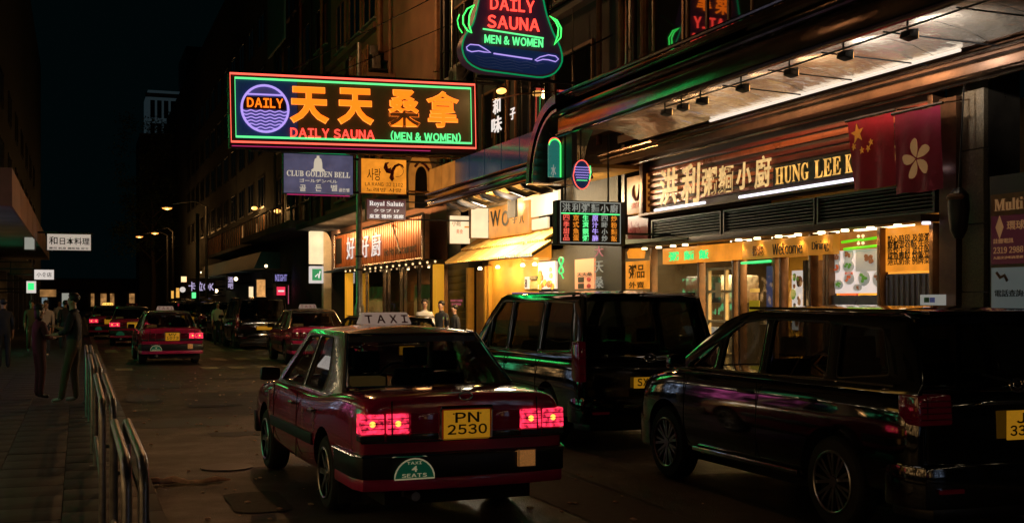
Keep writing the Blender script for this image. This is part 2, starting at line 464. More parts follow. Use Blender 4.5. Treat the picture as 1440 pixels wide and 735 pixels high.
def make_car(P, root):
    paint = MATS[P['paint']]; body = car_body(P['st'], P, paint, root)
    wb, wr, zb, zr = P['wb'], P['wr'], P['zb'], P['zr']; k = (wb - wr) / (zr - zb)
    pil = MATS[P.get('pillar', P['paint'])]; gl = MATS[P.get('glass', 'car glass')]; rgl = MATS[P.get('rear_glass', P.get('glass', 'car glass'))]
    for sd in (-1, 1):
        f = lambda a, b, c, sd=sd: (sd * (wb - k * (b - zb) - .02 + c), a, b)
        PLATE('side_frame', P['side'], [rounded(h, .05) for h in P['win']], .04, f, pil, root)
        for i, h in enumerate(P['win']):
            hh = rounded(h, .05)
            m = MB(); m._add([f(a, b, -.004) for a, b in hh], [tuple(range(len(hh)))])
            m.build('side_window', gl if i < P.get('nclear', 9) else rgl, root)
            sl = MB(); sl.tube([f(a, b, .016) for a, b in hh], .009, 6, closed=True); sl.build('window_seal', MATS[P.get('seal', 'black')], root)
    # screens
    A = P['screen']; glass_quad('windscreen', root, A[0], A[1], .05, gl)
    R_ = P['rear']; glass_quad('rear_window', root, R_[0], R_[1], -.04, rgl)
    for (b, t, bow) in ((A[0], A[1], .05), (R_[0], R_[1], -.04)):
        loop = []; fr = MB()
        for q in [-1 + i / 4 for i in range(9)]: loop.append((b[0] * q, b[1] + bow * (1 - q * q), b[2]))
        for q in [1 - i / 4 for i in range(9)]: loop.append((t[0] * q, t[1] + bow * (1 - q * q), t[2]))
        fr.tube(loop, .014, 6, closed=True)
        fr.build('screen_frame', MATS[P.get('rearframe', 'black')], root, smooth=True)
    roof_panel(root, P['roof'][0], P['roof'][1], wr, zr, MATS[P.get('roofmat', P['paint'])], P.get('crown', .05))
    # cabin deck and seats
    y0, y1 = P['rear'][0][1] + .08, P['screen'][0][1] - .05
    dk = MB(); dk.box(-(wb - .07), wb - .07, y0, y1, zb - .12, zb + .012); dk.build('cabin_deck', MATS['matt black'], root)
    for (sx, sy) in P['seats']:
        s = MB(); s.hexa([(sx - .22, sy - .08, zb - .05), (sx + .22, sy - .08, zb - .05), (sx + .22, sy + .08, zb - .05), (sx - .22, sy + .08, zb - .05),
                          (sx - .19, sy - .16, zb + .16), (sx + .19, sy - .16, zb + .16), (sx + .19, sy - .08, zb + .16), (sx - .19, sy - .08, zb + .16)])
        s.box(sx - .12, sx + .12, sy - .17, sy - .09, zb + .18, zb + .36)
        s.build('seat', MATS['matt black'], root, smooth=True, bevel=.025)
    sw = MB(); c = (P['seats'][0][0], P['seats'][0][1] + .55, zb + .02)
    sw.tube([(c[0] + .18 * math.cos(a), c[1] - .08 * math.sin(a), c[2] + .16 * math.sin(a)) for a in [2 * PI * i / 16 for i in range(16)]], .015, 6, closed=True)
    sw.build('steering_wheel', MATS['matt black'], root)
    W2 = P['w']
    for y in (P['yf'], P['yr']):
        for sd in (-1, 1): wheel(root, sd * (W2 - .02), y, P['rw'], sd, P['rim'])
    # mirrors, handles, seams, sills
    for sd in (-1, 1):
        m = MB(); my = P['mirror']; mx = wb + .02
        m.hexa([(sd * mx, my - .03, zb + .03), (sd * (mx + .2), my - .05, zb + .03), (sd * (mx + .2), my + .05, zb + .03), (sd * mx, my + .08, zb + .03),
                (sd * mx, my - .03, zb + .16), (sd * (mx + .19), my - .05, zb + .17), (sd * (mx + .19), my + .05, zb + .15), (sd * mx, my + .08, zb + .14)])
        m.build('wing_mirror', MATS[P.get('mirrormat', 'black')], root, smooth=True, bevel=.03)
        for hy in P['handles']:
            h = MB(); hx = W2 - .012
            h.tube([(sd * hx, hy - .09, P['hz']), (sd * (hx + .03), hy - .075, P['hz']), (sd * (hx + .03), hy + .075, P['hz']), (sd * hx, hy + .09, P['hz'])], .014, 6)
            h.build('door_handle', MATS[P.get('handlemat', 'chrome')], root, smooth=True)
        if P.get('strip'):
            z0, z1 = P['strip']
            q = MB()
            for (a, b) in P['stripy']: q.box(sd * (W2 - .02), sd * (W2 + .018), a, b, z0, z1)
            q.build('side_moulding', MATS[P.get('stripmat', 'black')], root, smooth=True, bevel=.008)
        if P.get('belt_trim'):
            q = MB(); q.tube([(sd * (wb - .005), a, zb + dz) for a, dz in P['belt_trim']], .009, 6); q.build('belt_trim', MATS['chrome'], root, smooth=True)
        for sy in P['seams']:
            sm = MB()
            z0_, z1_ = P['st'][len(P['st']) // 2][2] + .1, zb - .02
            sm.tube([(sd * (W2 + .0005 - (.004 if i > 3 else 0) - (.012 if i == 5 else 0)), sy, z0_ + (z1_ - z0_) * i / 5) for i in range(6)], .005, 4)
            sm.build('door_seam', MATS['matt black'], root)
    return root

def plate_sign(root, x, y, z, lines, w_=.36, h=.22, m='plate yellow', tm='plate black', name='number_plate'):
    p = BOX(name, MATS[m], root, x - w_ / 2, x + w_ / 2, y, y + .012, z - h / 2, z + h / 2, bevel=.005)
    n = len(lines); hh = h * .80 / n
    for i, t in enumerate(lines):
        zt = z + h * .42 - i * (h * .84 / n)
        wt = w_ * (.86 if len(t) > 3 else .52) if n > 1 else w_ * .84
        TEXT('lettering', t, MATS[tm], p, x - wt / 2, x + wt / 2, zt - hh * .90, zt, y - .002, bold=.02, ext=.0015)
    return p
def car_mats():
    GLASS('rear glass', (.36, .37, .37))
    M('taxi red', (.46, .016, .09), .16, coat=1.0, noise_=(2, .18))
    M('taxi red low', (.55, .02, .13), .35, coat=.4, noise_=(3, .2))
    M('taxi silver', (.42, .40, .37), .25, .5, coat=.6, noise_=(3, .15))
    M('car black', (.004, .005, .006), .08, coat=1.0, spec=.8, bump=(3, .05, .02))
    M('car dark red', (.05, .006, .012), .15, coat=1.0)
    M('bumper black', (.012, .012, .014), .35, noise_=(8, .3))
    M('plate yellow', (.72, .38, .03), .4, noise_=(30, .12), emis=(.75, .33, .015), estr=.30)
    M('plate black', (.01, .01, .01), .5)
    EM('taillight lit', (1.0, .03, .085), 1.15, var=(26, .95))
    EM('taillight bulb', (1.0, .42, .06), 2.2)
    M('taillight red', (.05, .002, .006), .1, coat=1, emis=(.3, .004, .02), estr=.03)
    M('lens grey', (.10, .10, .10), .12, .6, noise_=(40, .4))
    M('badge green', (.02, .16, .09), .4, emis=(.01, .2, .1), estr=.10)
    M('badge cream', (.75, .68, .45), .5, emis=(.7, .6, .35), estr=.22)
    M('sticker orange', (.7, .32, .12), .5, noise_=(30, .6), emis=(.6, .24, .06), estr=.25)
    EM('taxi sign glow', (.50, .33, .25), .38)
    EM('taxi sign amber', (1.0, .55, .10), 1.6)
    M('sign red paint', (.14, .01, .02), .5)
    M('decal pale', (.42, .36, .34), .6, noise_=(20, .4))
car_mats()

TAXI = dict(paint='taxi red', rear_glass='rear glass', pillar='taxi silver', roofmat='taxi silver', w=.8475, yf=1.50, yr=-1.18, rw=.31,
    st=[(-2.35, .77, .40, .90), (-2.345, .80, .36, .985), (-2.30, .83, .33, 1.01), (-1.9, .845, .30, 1.03), (-1.5, .8475, .28, 1.02), (-.9, .8475, .24, .95),
        (0, .8475, .22, .93), (.9, .8475, .24, .94), (1.2, .845, .26, .95), (1.7, .84, .28, .91), (2.15, .82, .30, .86), (2.3, .78, .32, .80), (2.34, .72, .36, .74)],
    wb=.79, wr=.60, zb=.93, zr=1.455,
    side=[(1.12, .93), (.42, 1.44), (.30, 1.47), (-.86, 1.47), (-.98, 1.44), (-1.52, 1.0), (-1.52, .93)],
    win=[[(.86, .965), (.33, 1.405), (-.08, 1.415), (-.08, .965)], [(-.16, .965), (-.16, 1.415), (-.62, 1.41), (-.88, 1.12), (-.88, .965)]],
    screen=[(.74, 1.12, .97), (.59, .42, 1.44)], rear=[(.72, -1.50, 1.03), (.585, -.97, 1.445)], roof=(-1.0, .44), crown=.06,
    seats=[(.36, .25), (-.36, .25), (.36, -.62), (-.36, -.62)], rim=('single', 7, .022), mirror=.82, handles=(.05, -.80), hz=.80,
    strip=(.50, .60), stripy=[(-.80, 1.08)], seams=(-.12, .98), mirrormat='bumper black', rearframe='chrome')

def dress_taxi(root, plate=('PN', '2530'), lit=True, sign='taxi sign glow'):
    g = MATS
    dz = -.075; plan = [(.80, -1.62), (.862, -1.62), (.862, -2.22), (.82, -2.37), (.5, -2.43), (0, -2.445), (-.5, -2.43), (-.82, -2.37), (-.862, -2.22), (-.862, -1.62), (-.80, -1.62), (-.80, -2.2), (.80, -2.2)]
    slab(plan, .405, .59, 'bumper', g['bumper black'], root, .015)
    slab([(a * .992, b * .994 if b < -2 else b) for a, b in plan], .315, .41, 'valance', g['taxi red low'], root, .02)
    ch = MB(); ch.tube([(a * 1.004, b - .004 if b < -1.9 else b, .578) for a, b in plan[1:10]], .010, 6); ch.build('chrome_strip', g['chrome'], root, smooth=True)
    # front bumper
    fp = [(.80, 2.05), (.835, 2.05), (.825, 2.2), (.76, 2.32), (0, 2.40), (-.76, 2.32), (-.825, 2.2), (-.835, 2.05), (-.80, 2.05)]
    slab(fp, .33, .56, 'front_bumper', g['bumper black'], root, .02)
    # tail lamps
    for sd in (-1, 1):
        for (x0, x1) in ((.645, .83), (.455, .63)):
            xa, xb = sorted((sd * x0, sd * x1)); Y = -2.345 if x0 < .5 else -2.33
            b = MB(); b.hexa([(xa, Y - .03, .74), (xb, Y - .03, .74), (xb, Y + .1, .74), (xa, Y + .1, .74), (xa, Y - .02, .89), (xb, Y - .02, .89), (xb, Y + .1, .89), (xa, Y + .1, .89)])
            L = b.build('tail_lamp', g['taillight lit' if lit else 'taillight red'], root, smooth=True, bevel=.01)
            rb = MB()
            for i in range(1, 4): rb.box(xa + .004, xb - .004, Y - .034, Y - .018, .74 + i * .038 - .003, .74 + i * .038 + .003)
            rb.build('lens_rib', g['taillight red'], L)
            if lit: MB().ball(((xa + xb) / 2, Y - .024, .815), .024, sq=(1, .5, 1)).build('bulb_glow', g['taillight bulb'], L)
            gg = MB(); gg.box(xa, xb, Y - .03, Y + .1, .685, .733); gg.build('lamp_lens', g['lens grey'], root, bevel=.006)
        ga = sorted((sd * .22, sd * .445)); BOX('trunk_garnish', g['taillight red'], root, ga[0], ga[1], -2.372, -2.3, .74, .89, bevel=.008)
        BOX('chrome_garnish', g['lens grey'], root, ga[0], ga[1], -2.370, -2.3, .687, .733, bevel=.006)
    ct = MB(); ct.tube([(-.82, -2.335, .677), (-.6, -2.372, .677), (0, -2.378, .677), (.6, -2.372, .677), (.82, -2.335, .677)], .007, 6)
    ct.tube([(-.21, -2.38, .90), (-.205, -2.385, .925), (.205, -2.385, .925), (.21, -2.38, .90)], .014, 6)
    ct.tube([(-.208, -2.372, .685), (-.208, -2.376, .905)], .011, 6); ct.tube([(.208, -2.372, .685), (.208, -2.376, .905)], .011, 6)
    ct.build('plate_surround', g['chrome'], root, smooth=True)
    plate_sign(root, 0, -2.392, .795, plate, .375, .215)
    BOX('plate_bolt', g['black'], root, -.115, -.103, -2.396, -2.39, .87, .88); BOX('plate_bolt', g['black'], root, .103, .115, -2.396, -2.39, .87, .88)
    # boot lid seam, lock, badge
    for e_ in (-1, 1):
        s = MB(); s.tube([(e_ * .70, -1.50, 1.052), (e_ * .735, -1.8, 1.045), (e_ * .735, -2.25, 1.03)], .005, 4); s.build('boot_seam', g['matt black'], root)
        s = MB(); s.tube([(e_ * .59, -2.36, .985), (e_ * .593, -2.385, .72)], .006, 4); s.build('lamp_seam', g['matt black'], root)
    #, (.735, -1.8, 1.045), (.735, -2.25, 1.03)], .005, 4); s.tube([(-.70, -1.50, 1.052), (-.735, -1.8, 1.045), (-.735, -2.25, 1.03)], .005, 4)
    #[(-.59, -2.36, .985), (-.593, -2.385, .72)], .006, 4); s.build('boot_seam', g['matt black'], root)
    bd = MB(); bd.tube([(.055 * math.cos(a), -2.357, 1.005 + .028 * math.sin(a)) for a in [2 * PI * i / 16 for i in range(16)]], .006, 6, closed=True); bd.build('boot_badge', g['chrome'], root)
    # four seats badge
    n = 14; arc = [(-.60 + .155 + .155 * math.cos(PI * i / n), .412 + .15 * math.sin(PI * i / n)) for i in range(n + 1)]
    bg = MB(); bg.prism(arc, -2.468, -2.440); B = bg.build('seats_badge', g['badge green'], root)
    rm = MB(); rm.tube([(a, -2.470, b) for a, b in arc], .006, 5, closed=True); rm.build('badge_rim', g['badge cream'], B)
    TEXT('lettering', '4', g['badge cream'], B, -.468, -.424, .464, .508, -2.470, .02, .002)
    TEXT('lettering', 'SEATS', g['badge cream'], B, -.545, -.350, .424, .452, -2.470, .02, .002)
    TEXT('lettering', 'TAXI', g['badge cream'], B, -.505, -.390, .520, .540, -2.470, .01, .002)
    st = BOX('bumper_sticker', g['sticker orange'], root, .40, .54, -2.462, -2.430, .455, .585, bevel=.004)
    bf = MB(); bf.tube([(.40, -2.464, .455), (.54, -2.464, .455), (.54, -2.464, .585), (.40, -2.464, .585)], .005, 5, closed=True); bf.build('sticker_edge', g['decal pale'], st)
    # exhaust, mudflaps, underside
    e = MB(); e.lathe([(.035, 0), (.036, .30)], 14, 'y', (-.42, -2.42, .27)); e.build('exhaust_pipe', g['galvanised steel'], root, smooth=True)
    e2 = MB(); e2.ball((-.42, -2.0, .26), .11, sq=(1.3, 2.0, .7)); e2.build('silencer', g['galvanised steel'], root, smooth=True)
    for sd in (-1, 1): BOX('mudflap', g['rubber'], root, sd * .62, sd * .82, -1.62, -1.61, .12, .36)
    BOX('underside', g['matt black'], root, -.6, .6, -2.2, 2.1, .18, .34)
    # roof sign
    rs = MB(); rs.hexa([(-.245, -.16, 1.515), (.245, -.16, 1.515), (.245, .06, 1.515), (-.245, .06, 1.515), (-.215, -.10, 1.625), (.215, -.10, 1.625), (.215, 0, 1.625), (-.215, 0, 1.625)])
    R = rs.build('roof_sign', g[sign], root, smooth=True, bevel=.015)
    t = TEXT('lettering', 'T A X I', g['sign red paint'], R, -.205, .205, 0, .084, 0, .022, .002)
    t.rotation_euler = (-math.atan2(.06, .11), 0, 0); t.location = (0, -.152, 1.526)
    # side lettering
    for sd, in ((-1,),):
        for y, txt in ((-1.02 + .18, '的\n士'), (-.45 + .05, 'T\nA\nX\nI'), (1.22, '五\n座')):
            h = .20 if len(txt) < 5 else .22
            q = TEXT('side_lettering', txt, g['decal pale'], root, -.035, .035, .63, .63 + h, 0, .03, .001, line=.9)
            q.rotation_euler = (0, 0, -PI / 2); q.location = (-.852, y, 0)
    # things seen in the cabin
    BOX('parcel_box', M('cream card', (.75, .50, .22), .7, emis=(.5, .3, .08), estr=.10), root, -.60, -.33, -1.28, -1.1, .96, 1.10, bevel=.01)

def make_taxi(label, loc, rz, group, plate=('PN', '2530'), lit=True, sign='taxi sign glow'):
    r = thing('parked_taxi' if not lit else 'taxi', label, 'taxi', loc, rz, group)
    make_car(TAXI, r); dress_taxi(r, plate, lit, sign)
    return r

VAN = dict(paint='car black', w=.915, yf=1.52, yr=-1.43, rw=.34, glass='tinted glass', rear_glass='tinted glass',
    st=[(-2.42, .84, .42, .94), (-2.40, .88, .34, 1.04), (-2.3, .905, .28, 1.08), (-1.4, .915, .25, 1.08), (0, .915, .23, 1.07), (1.0, .915, .25, 1.06),
        (1.5, .91, .27, 1.06), (1.9, .90, .28, 1.02), (2.25, .86, .30, .95), (2.40, .80, .34, .84), (2.44, .72, .40, .72)],
    wb=.875, wr=.745, zb=1.05, zr=1.83,
    side=[(1.72, 1.05), (1.05, 1.60), (.72, 1.80), (.5, 1.845), (-2.12, 1.845), (-2.25, 1.80), (-2.40, 1.30), (-2.41, 1.05)],
    win=[[(1.30, 1.10), (1.02, 1.45), (1.02, 1.10)], [(.93, 1.10), (.93, 1.52), (.60, 1.74), (.22, 1.75), (.22, 1.10)], [(.10, 1.10), (.10, 1.75), (-.98, 1.75), (-.98, 1.10)], [(-1.10, 1.12), (-1.10, 1.75), (-1.95, 1.73), (-2.06, 1.16)]],
    screen=[(.82, 1.74, 1.07), (.71, .74, 1.80)], rear=[(.83, -2.39, 1.08), (.72, -2.20, 1.80)], roof=(-2.24, .78), crown=.06,
    seats=[(.38, .45), (-.38, .45), (.38, -.5), (-.38, -.5), (.38, -1.4), (-.38, -1.4)], rim=('double', 8), mirror=1.45, handles=(.25, -.8), hz=.92, seams=(.16, 1.25, -1.04),
    belt_trim=[(1.4, .03), (-2.3, .05)], mirrormat='car black', rearframe='car black', strip=(.30, .35), stripy=[(-1.0, 1.05)], stripmat='chrome')
SUV = dict(paint='car black', w=.92, yf=1.50, yr=-1.30, rw=.365, glass='car glass', rear_glass='tinted glass', nclear=2,
    st=[(-2.28, .80, .46, .96), (-2.26, .86, .38, 1.08), (-2.15, .905, .32, 1.12), (-1.3, .925, .29, 1.13), (0, .92, .27, 1.12), (1.0, .92, .28, 1.12),
        (1.4, .92, .30, 1.12), (1.8, .905, .31, 1.08), (2.1, .87, .33, 1.01), (2.26, .80, .36, .90), (2.30, .70, .42, .74)],
    wb=.87, wr=.70, zb=1.11, zr=1.70,
    side=[(1.42, 1.11), (.62, 1.60), (.35, 1.68), (.1, 1.715), (-1.90, 1.70), (-2.02, 1.66), (-2.26, 1.20), (-2.27, 1.11)],
    win=[[(1.02, 1.15), (.62, 1.41), (.62, 1.15)], [(.53, 1.15), (.53, 1.47), (.28, 1.60), (-.10, 1.635), (-.16, 1.15)], [(-.26, 1.15), (-.20, 1.635), (-1.05, 1.62), (-1.15, 1.17)], [(-1.28, 1.18), (-1.18, 1.61), (-1.72, 1.58), (-1.92, 1.24)]],
    screen=[(.80, 1.44, 1.13), (.66, .40, 1.67)], rear=[(.80, -2.235, 1.15), (.665, -1.98, 1.665)], roof=(-2.04, .42), crown=.06,
    seats=[(.38, .15), (-.38, .15), (.38, -.85), (-.38, -.85)], rim=('double', 9), mirror=1.12, handles=(-.02, -.98), hz=.99, seams=(-.21, 1.10),
    belt_trim=[(1.2, .035), (0, .04), (-2.0, .06)], mirrormat='car black', rearframe='car black', strip=(.36, .40), stripy=[(-.86, .90)], stripmat='chrome', seal='black')
def dress_van(root, L, zt, plate, lamps, name_w=.9, lit=False):
    """bumper, lamps, plate, badge, handle bar and wiper of a hatchback rear; L is the rear y"""
    g = MATS; w_ = name_w
    plan = [(w_ - .06, L + .35), (w_, L + .35), (w_, L + .1), (w_ - .06, L - .04), (.5, L - .09), (-.5, L - .09), (-w_ + .06, L - .04), (-w_, L + .1), (-w_, L + .35), (-w_ + .06, L + .35)]
    slab(plan, .30, .62, 'rear_bumper', g['car black'], root, .03)
    slab([(a * .9, b + .02) for a, b in plan], .22, .31, 'diffuser', g['bumper black'], root, .02)
    front = [(w_ - .1, -L - .4), (w_ - .01, -L - .4), (w_ - .06, -L - .08), (.5, -L + .05), (-.5, -L + .05), (-w_ + .06, -L - .08), (-w_ + .01, -L - .4), (-w_ + .1, -L - .4)]
    slab(front, .28, .62, 'front_bumper', g['car black'], root, .03)
    for sd in (-1, 1):
        x0, x1, z0, z1 = lamps
        xa, xb = sorted((sd * x0, sd * x1))
        b = MB(); b.hexa([(xa, L - .02, z0), (xb, L - .02, z0), (xb, L + .22, z0), (xa, L + .22, z0), (xa, L + .0, z1), (xb, L + .0, z1), (xb, L + .22, z1), (xa, L + .22, z1)])
        t = b.build('tail_lamp', g['taillight red'], root, smooth=True, bevel=.02)
        s = MB()
        for i in range(1, 5): zz = z0 + (z1 - z0) * i / 5; s.box(xa + .01, xb - .01, L - .026, L - .012, zz - .004, zz + .004)
        s.build('lens_rib', g['chrome'], t)
        hl = MB(); hl.hexa([(sd * .45, -L - .12, .80), (sd * .84, -L - .25, .78), (sd * .84, -L - .4, .78), (sd * .45, -L - .4, .80), (sd * .45, -L - .16, .92), (sd * .83, -L - .3, .95), (sd * .83, -L - .42, .95), (sd * .45, -L - .4, .92)])
        hl.build('headlamp', g['lens grey'], root, smooth=True, bevel=.02)
        BOX('reflector', g['taillight red'], root, sd * .55, sd * .75, L - .10, L - .07, .42, .45)
        m = MB(); m.tube([(sd * (w_ - .10), L + .4, zt - .03), (sd * (w_ - .15), L + .3, zt), (sd * (w_ - .17), -L - 2.1, zt + .01)], .014, 6); m.build('roof_rail', g['chrome'], root, smooth=True)
    ch = BOX('hatch_handle', g['chrome'], root, -.34, .34, L - .035, L + .05, plate[2] + .15, plate[2] + .18, bevel=.01)
    bd = MB(); bd.tube([(.075 * math.cos(a), L - .03, plate[2] + .29 + .05 * math.sin(a)) for a in [2 * PI * i / 18 for i in range(18)]], .008, 6, closed=True)
    bd.tube([(.04 * math.cos(a), L - .03, plate[2] + .30 + .032 * math.sin(a)) for a in [2 * PI * i / 14 for i in range(14)]], .006, 6, closed=True)
    bd.build('badge', g['chrome'], root, smooth=True)
    plate_sign(root, plate[3] if len(plate) > 3 else 0, L - .055, plate[2], plate[0], plate[1][0], plate[1][1])
    wp = MB(); wp.tube([(0, L - .03, 1.19), (-.3, L + .0, 1.26)], .01, 5); wp.build('rear_wiper', g['black'], root)
    sp = MB(); sp.hexa([(-.62, L + .18, zt - .03), (.62, L + .18, zt - .03), (.62, L + .5, zt - .04), (-.62, L + .5, zt - .04), (-.62, L + .2, zt + .0), (.62, L + .2, zt + .0), (.62, L + .5, zt + .01), (-.62, L + .5, zt + .01)])
    sp.build('roof_spoiler', g['car black'], root, smooth=True, bevel=.015)
    for e_ in (-1, 1): sm = MB(); sm.tube([(e_ * .80, L - .012, .64), (e_ * .80, L - .012, 1.12)], .005, 4); sm.build('hatch_seam', g['matt black'], root)
    BOX('underside', g['matt black'], root, -.62, .62, L + .2, -L - .2, .2, .4)
# ------------------------------------------------------------------ emitters and surface colours of the street
def street_mats():
    EM('neon orange', (1.9, .30, .012)); EM('neon orange edge', (2.2, .50, .06)); EM('neon red', (2.6, .13, .085)); EM('neon salmon', (1.8, .20, .12))
    EM('neon green', (.12, 2.2, .28)); EM('neon green soft', (.16, 1.3, .36)); EM('neon violet', (.52, .36, 1.0)); EM('neon violet dim', (.26, .22, .55)); EM('neon pink dim', (.42, .02, .12))
    EM('neon green dark', (.0, .25, .08)); EM('tube white', (1.7, 1.6, 1.9)); EM('tube green', (.05, 1.1, .25))
    EM('box cream', (1.0, .74, .42), 1.1, var=(1.3, .18)); EM('box white', (.74, .66, .60), .9, var=(2, .12)); EM('box warm', (1.0, .50, .09), .9, var=(2.5, .3))
    EM('box orange', (.85, .27, .02), .95, var=(3, .25)); EM('box orange dim', (.62, .20, .025), .5, var=(3, .3)); EM('box slate', (.072, .066, .115), 1.0, var=(3, .25))
    EM('box wine', (.07, .014, .02), 1.0); EM('print cream', (.66, .56, .42), .85); EM('print white', (.85, .78, .72), 1.0); EM('print grey', (.26, .26, .22), 1.0)
    EM('bulb string', (1.0, .74, .42), 16.0); EM('sodium', (1.0, .30, .05), 2.6); EM('sodium dim', (1.0, .45, .10), 2.5); EM('bulb warm', (1.0, .72, .38), 5.0); EM('bulb small', (1.0, .62, .28), 1.8)
    EM('gold letters', (1.0, .50, .10), .95, var=(9, .45)); EM('gold brush', (1.0, .60, .22), .8, var=(7, .35))
    EM('window lit warm', (.55, .26, .08), .5, var=(2, .7)); EM('window lit cool', (.25, .32, .35), .5, var=(2, .6)); EM('shop lit warm', (1.0, .55, .20), 1.5, var=(2.6, 1.0, .66)); EM('shop lit cool', (.55, .70, 1.0), 1.4, var=(2.6, 1.0, .66)); EM('shop lit green', (.10, 1.0, .4), 1.4, var=(2.4, 1.0, .66)); EM('shop lit pink', (1.0, .15, .5), 1.2, var=(2.4, 1.0, .66)); EM('red lightbox', (1.0, .04, .10), .9); EM('amber box', (.85, .40, .12), .8, var=(4, .4))
    EM('violet print', (.60, .50, .80), .8); EM('pink print', (.55, .10, .16), .7); EM('green box', (.02, .33, .11), .8)
    M('sign black', (.014, .012, .010), .45, noise_=(3, .3)); M('sign blue plate', (.02, .05, .16), .5, emis=(.006, .016, .06), estr=.6); M('sign brown plate', (.06, .035, .012), .5, noise_=(2, .3), emis=(.035, .018, .004), estr=.5)
    M('print black', (.012, .012, .012), .6); M('print red', (.35, .02, .03), .6); M('print green', (.02, .20, .08), .6); M('print wine', (.16, .01, .05), .6)
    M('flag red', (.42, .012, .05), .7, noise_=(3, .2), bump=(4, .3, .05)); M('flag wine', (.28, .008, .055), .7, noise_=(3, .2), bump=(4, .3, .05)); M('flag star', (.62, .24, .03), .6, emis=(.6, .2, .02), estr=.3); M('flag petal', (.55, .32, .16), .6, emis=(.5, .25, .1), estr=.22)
    M('soffit metal', (.84, .80, .74), .22, .85, noise_=(1.6, .25), bump=(1.6, .8, .08)); M('fascia metal', (.20, .15, .15), .16, .9, noise_=(2, .3), bump=(2.5, .1, .03))
    M('trim metal', (.42, .34, .28), .2, 1, noise_=(4, .3)); M('bronze', (.14, .07, .04), .35, .5, noise_=(4, .35)); M('sign orange rib', (.62, .16, .06), .3, .2, noise_=(2, .3)); M('sign red rib', (.24, .035, .02), .33, .2, noise_=(2, .3))
    M('louvre', (.10, .095, .085), .4, .5, noise_=(5, .3)); M('header brown', (.10, .05, .035), .5, noise_=(3, .3)); M('awning yellow', (.76, .47, .13), .45, noise_=(3, .2)); M('wall gold', (.62, .36, .07), .6, noise_=(1.5, .25))
    M('plaster cream', (.75, .62, .42), .7, noise_=(1.5, .2)); M('shop wood', (.34, .17, .06), .5, noise_=(4, .4)); M('awning blue', (.06, .16, .24), .6, noise_=(2, .3)); M('awning green', (.02, .10, .07), .6)
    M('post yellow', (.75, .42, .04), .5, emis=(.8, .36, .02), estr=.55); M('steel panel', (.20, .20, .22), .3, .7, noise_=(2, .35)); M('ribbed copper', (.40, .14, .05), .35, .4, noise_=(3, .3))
    M('skin', (.42, .25, .17), .55); M('hair', (.012, .010, .010), .5); M('cloth dark', (.012, .014, .02), .8); M('cloth white', (.48, .45, .42), .8); M('cloth red', (.07, .012, .018), .8); M('cloth khaki', (.10, .075, .045), .85); M('cloth jeans', (.03, .045, .07), .85); M('cloth grey', (.08, .08, .08), .85); M('shoe', (.02, .02, .02), .6); M('shoe white', (.4, .38, .36), .6)
    M('leaf', (.06, .09, .04), .6, noise_=(3, .4)); M('bark', (.08, .06, .045), .9, noise_=(5, .3)); M('litter', (.75, .50, .36), .7, noise_=(9, .4), bump=(12, .6, .02)); M('china', (.6, .6, .58), .3, emis=(.30, .30, .28), estr=.6); M('food brown', (.26, .11, .05), .5, emis=(.22, .08, .03), estr=.6); M('food green', (.10, .24, .03), .5, emis=(.10, .26, .03), estr=.6); M('food red', (.45, .10, .04), .5, emis=(.55, .10, .03), estr=.6); M('poster panel', (.62, .55, .52), .6, emis=(.66, .55, .50), estr=1.05)  # food colours glow a little, standing in for light on the prints
    M('blue door', (.10, .13, .34), .4, noise_=(3, .3), emis=(.08, .10, .3), estr=.25); M('fabric green', (.01, .09, .07), .7)
street_mats()
g = MATS
def N90(X, uref): return (X, YX(uref, X), 0)
class FP:   # a thing on a plane parallel to the street (faces the roadway, -X)
    def __init__(s, name, label, cat, X, uref, group=None, off=0):
        s.X = X; s.Yc = YX(uref, X); s.r = thing(name, label, cat, (X, s.Yc, 0), -PI / 2, group)
    def x(s, u): return s.Yc - YX(u, s.X)
    def z(s, u, v): return ZX(u, v, s.X)
class PP:   # a thing square to the street (faces the camera, -Y)
    def __init__(s, name, label, cat, Y, uref, group=None, tilt=None):
        s.Y = Y; s.Xc = XY(uref, Y); s.r = thing(name, label, cat, (s.Xc, Y, 0), 0, group, tilt)
    def x(s, u): return XY(u, s.Y) - s.Xc
    def z(s, u, v): return ZY(u, v, s.Y)
def frame(parent, x0, x1, z0, z1, y, r, mat, name='frame', n=6):
    return MB().tube([(x0, y, z0), (x1, y, z0), (x1, y, z1), (x0, y, z1)], r, n, closed=True).build(name, g[mat], parent, smooth=True)

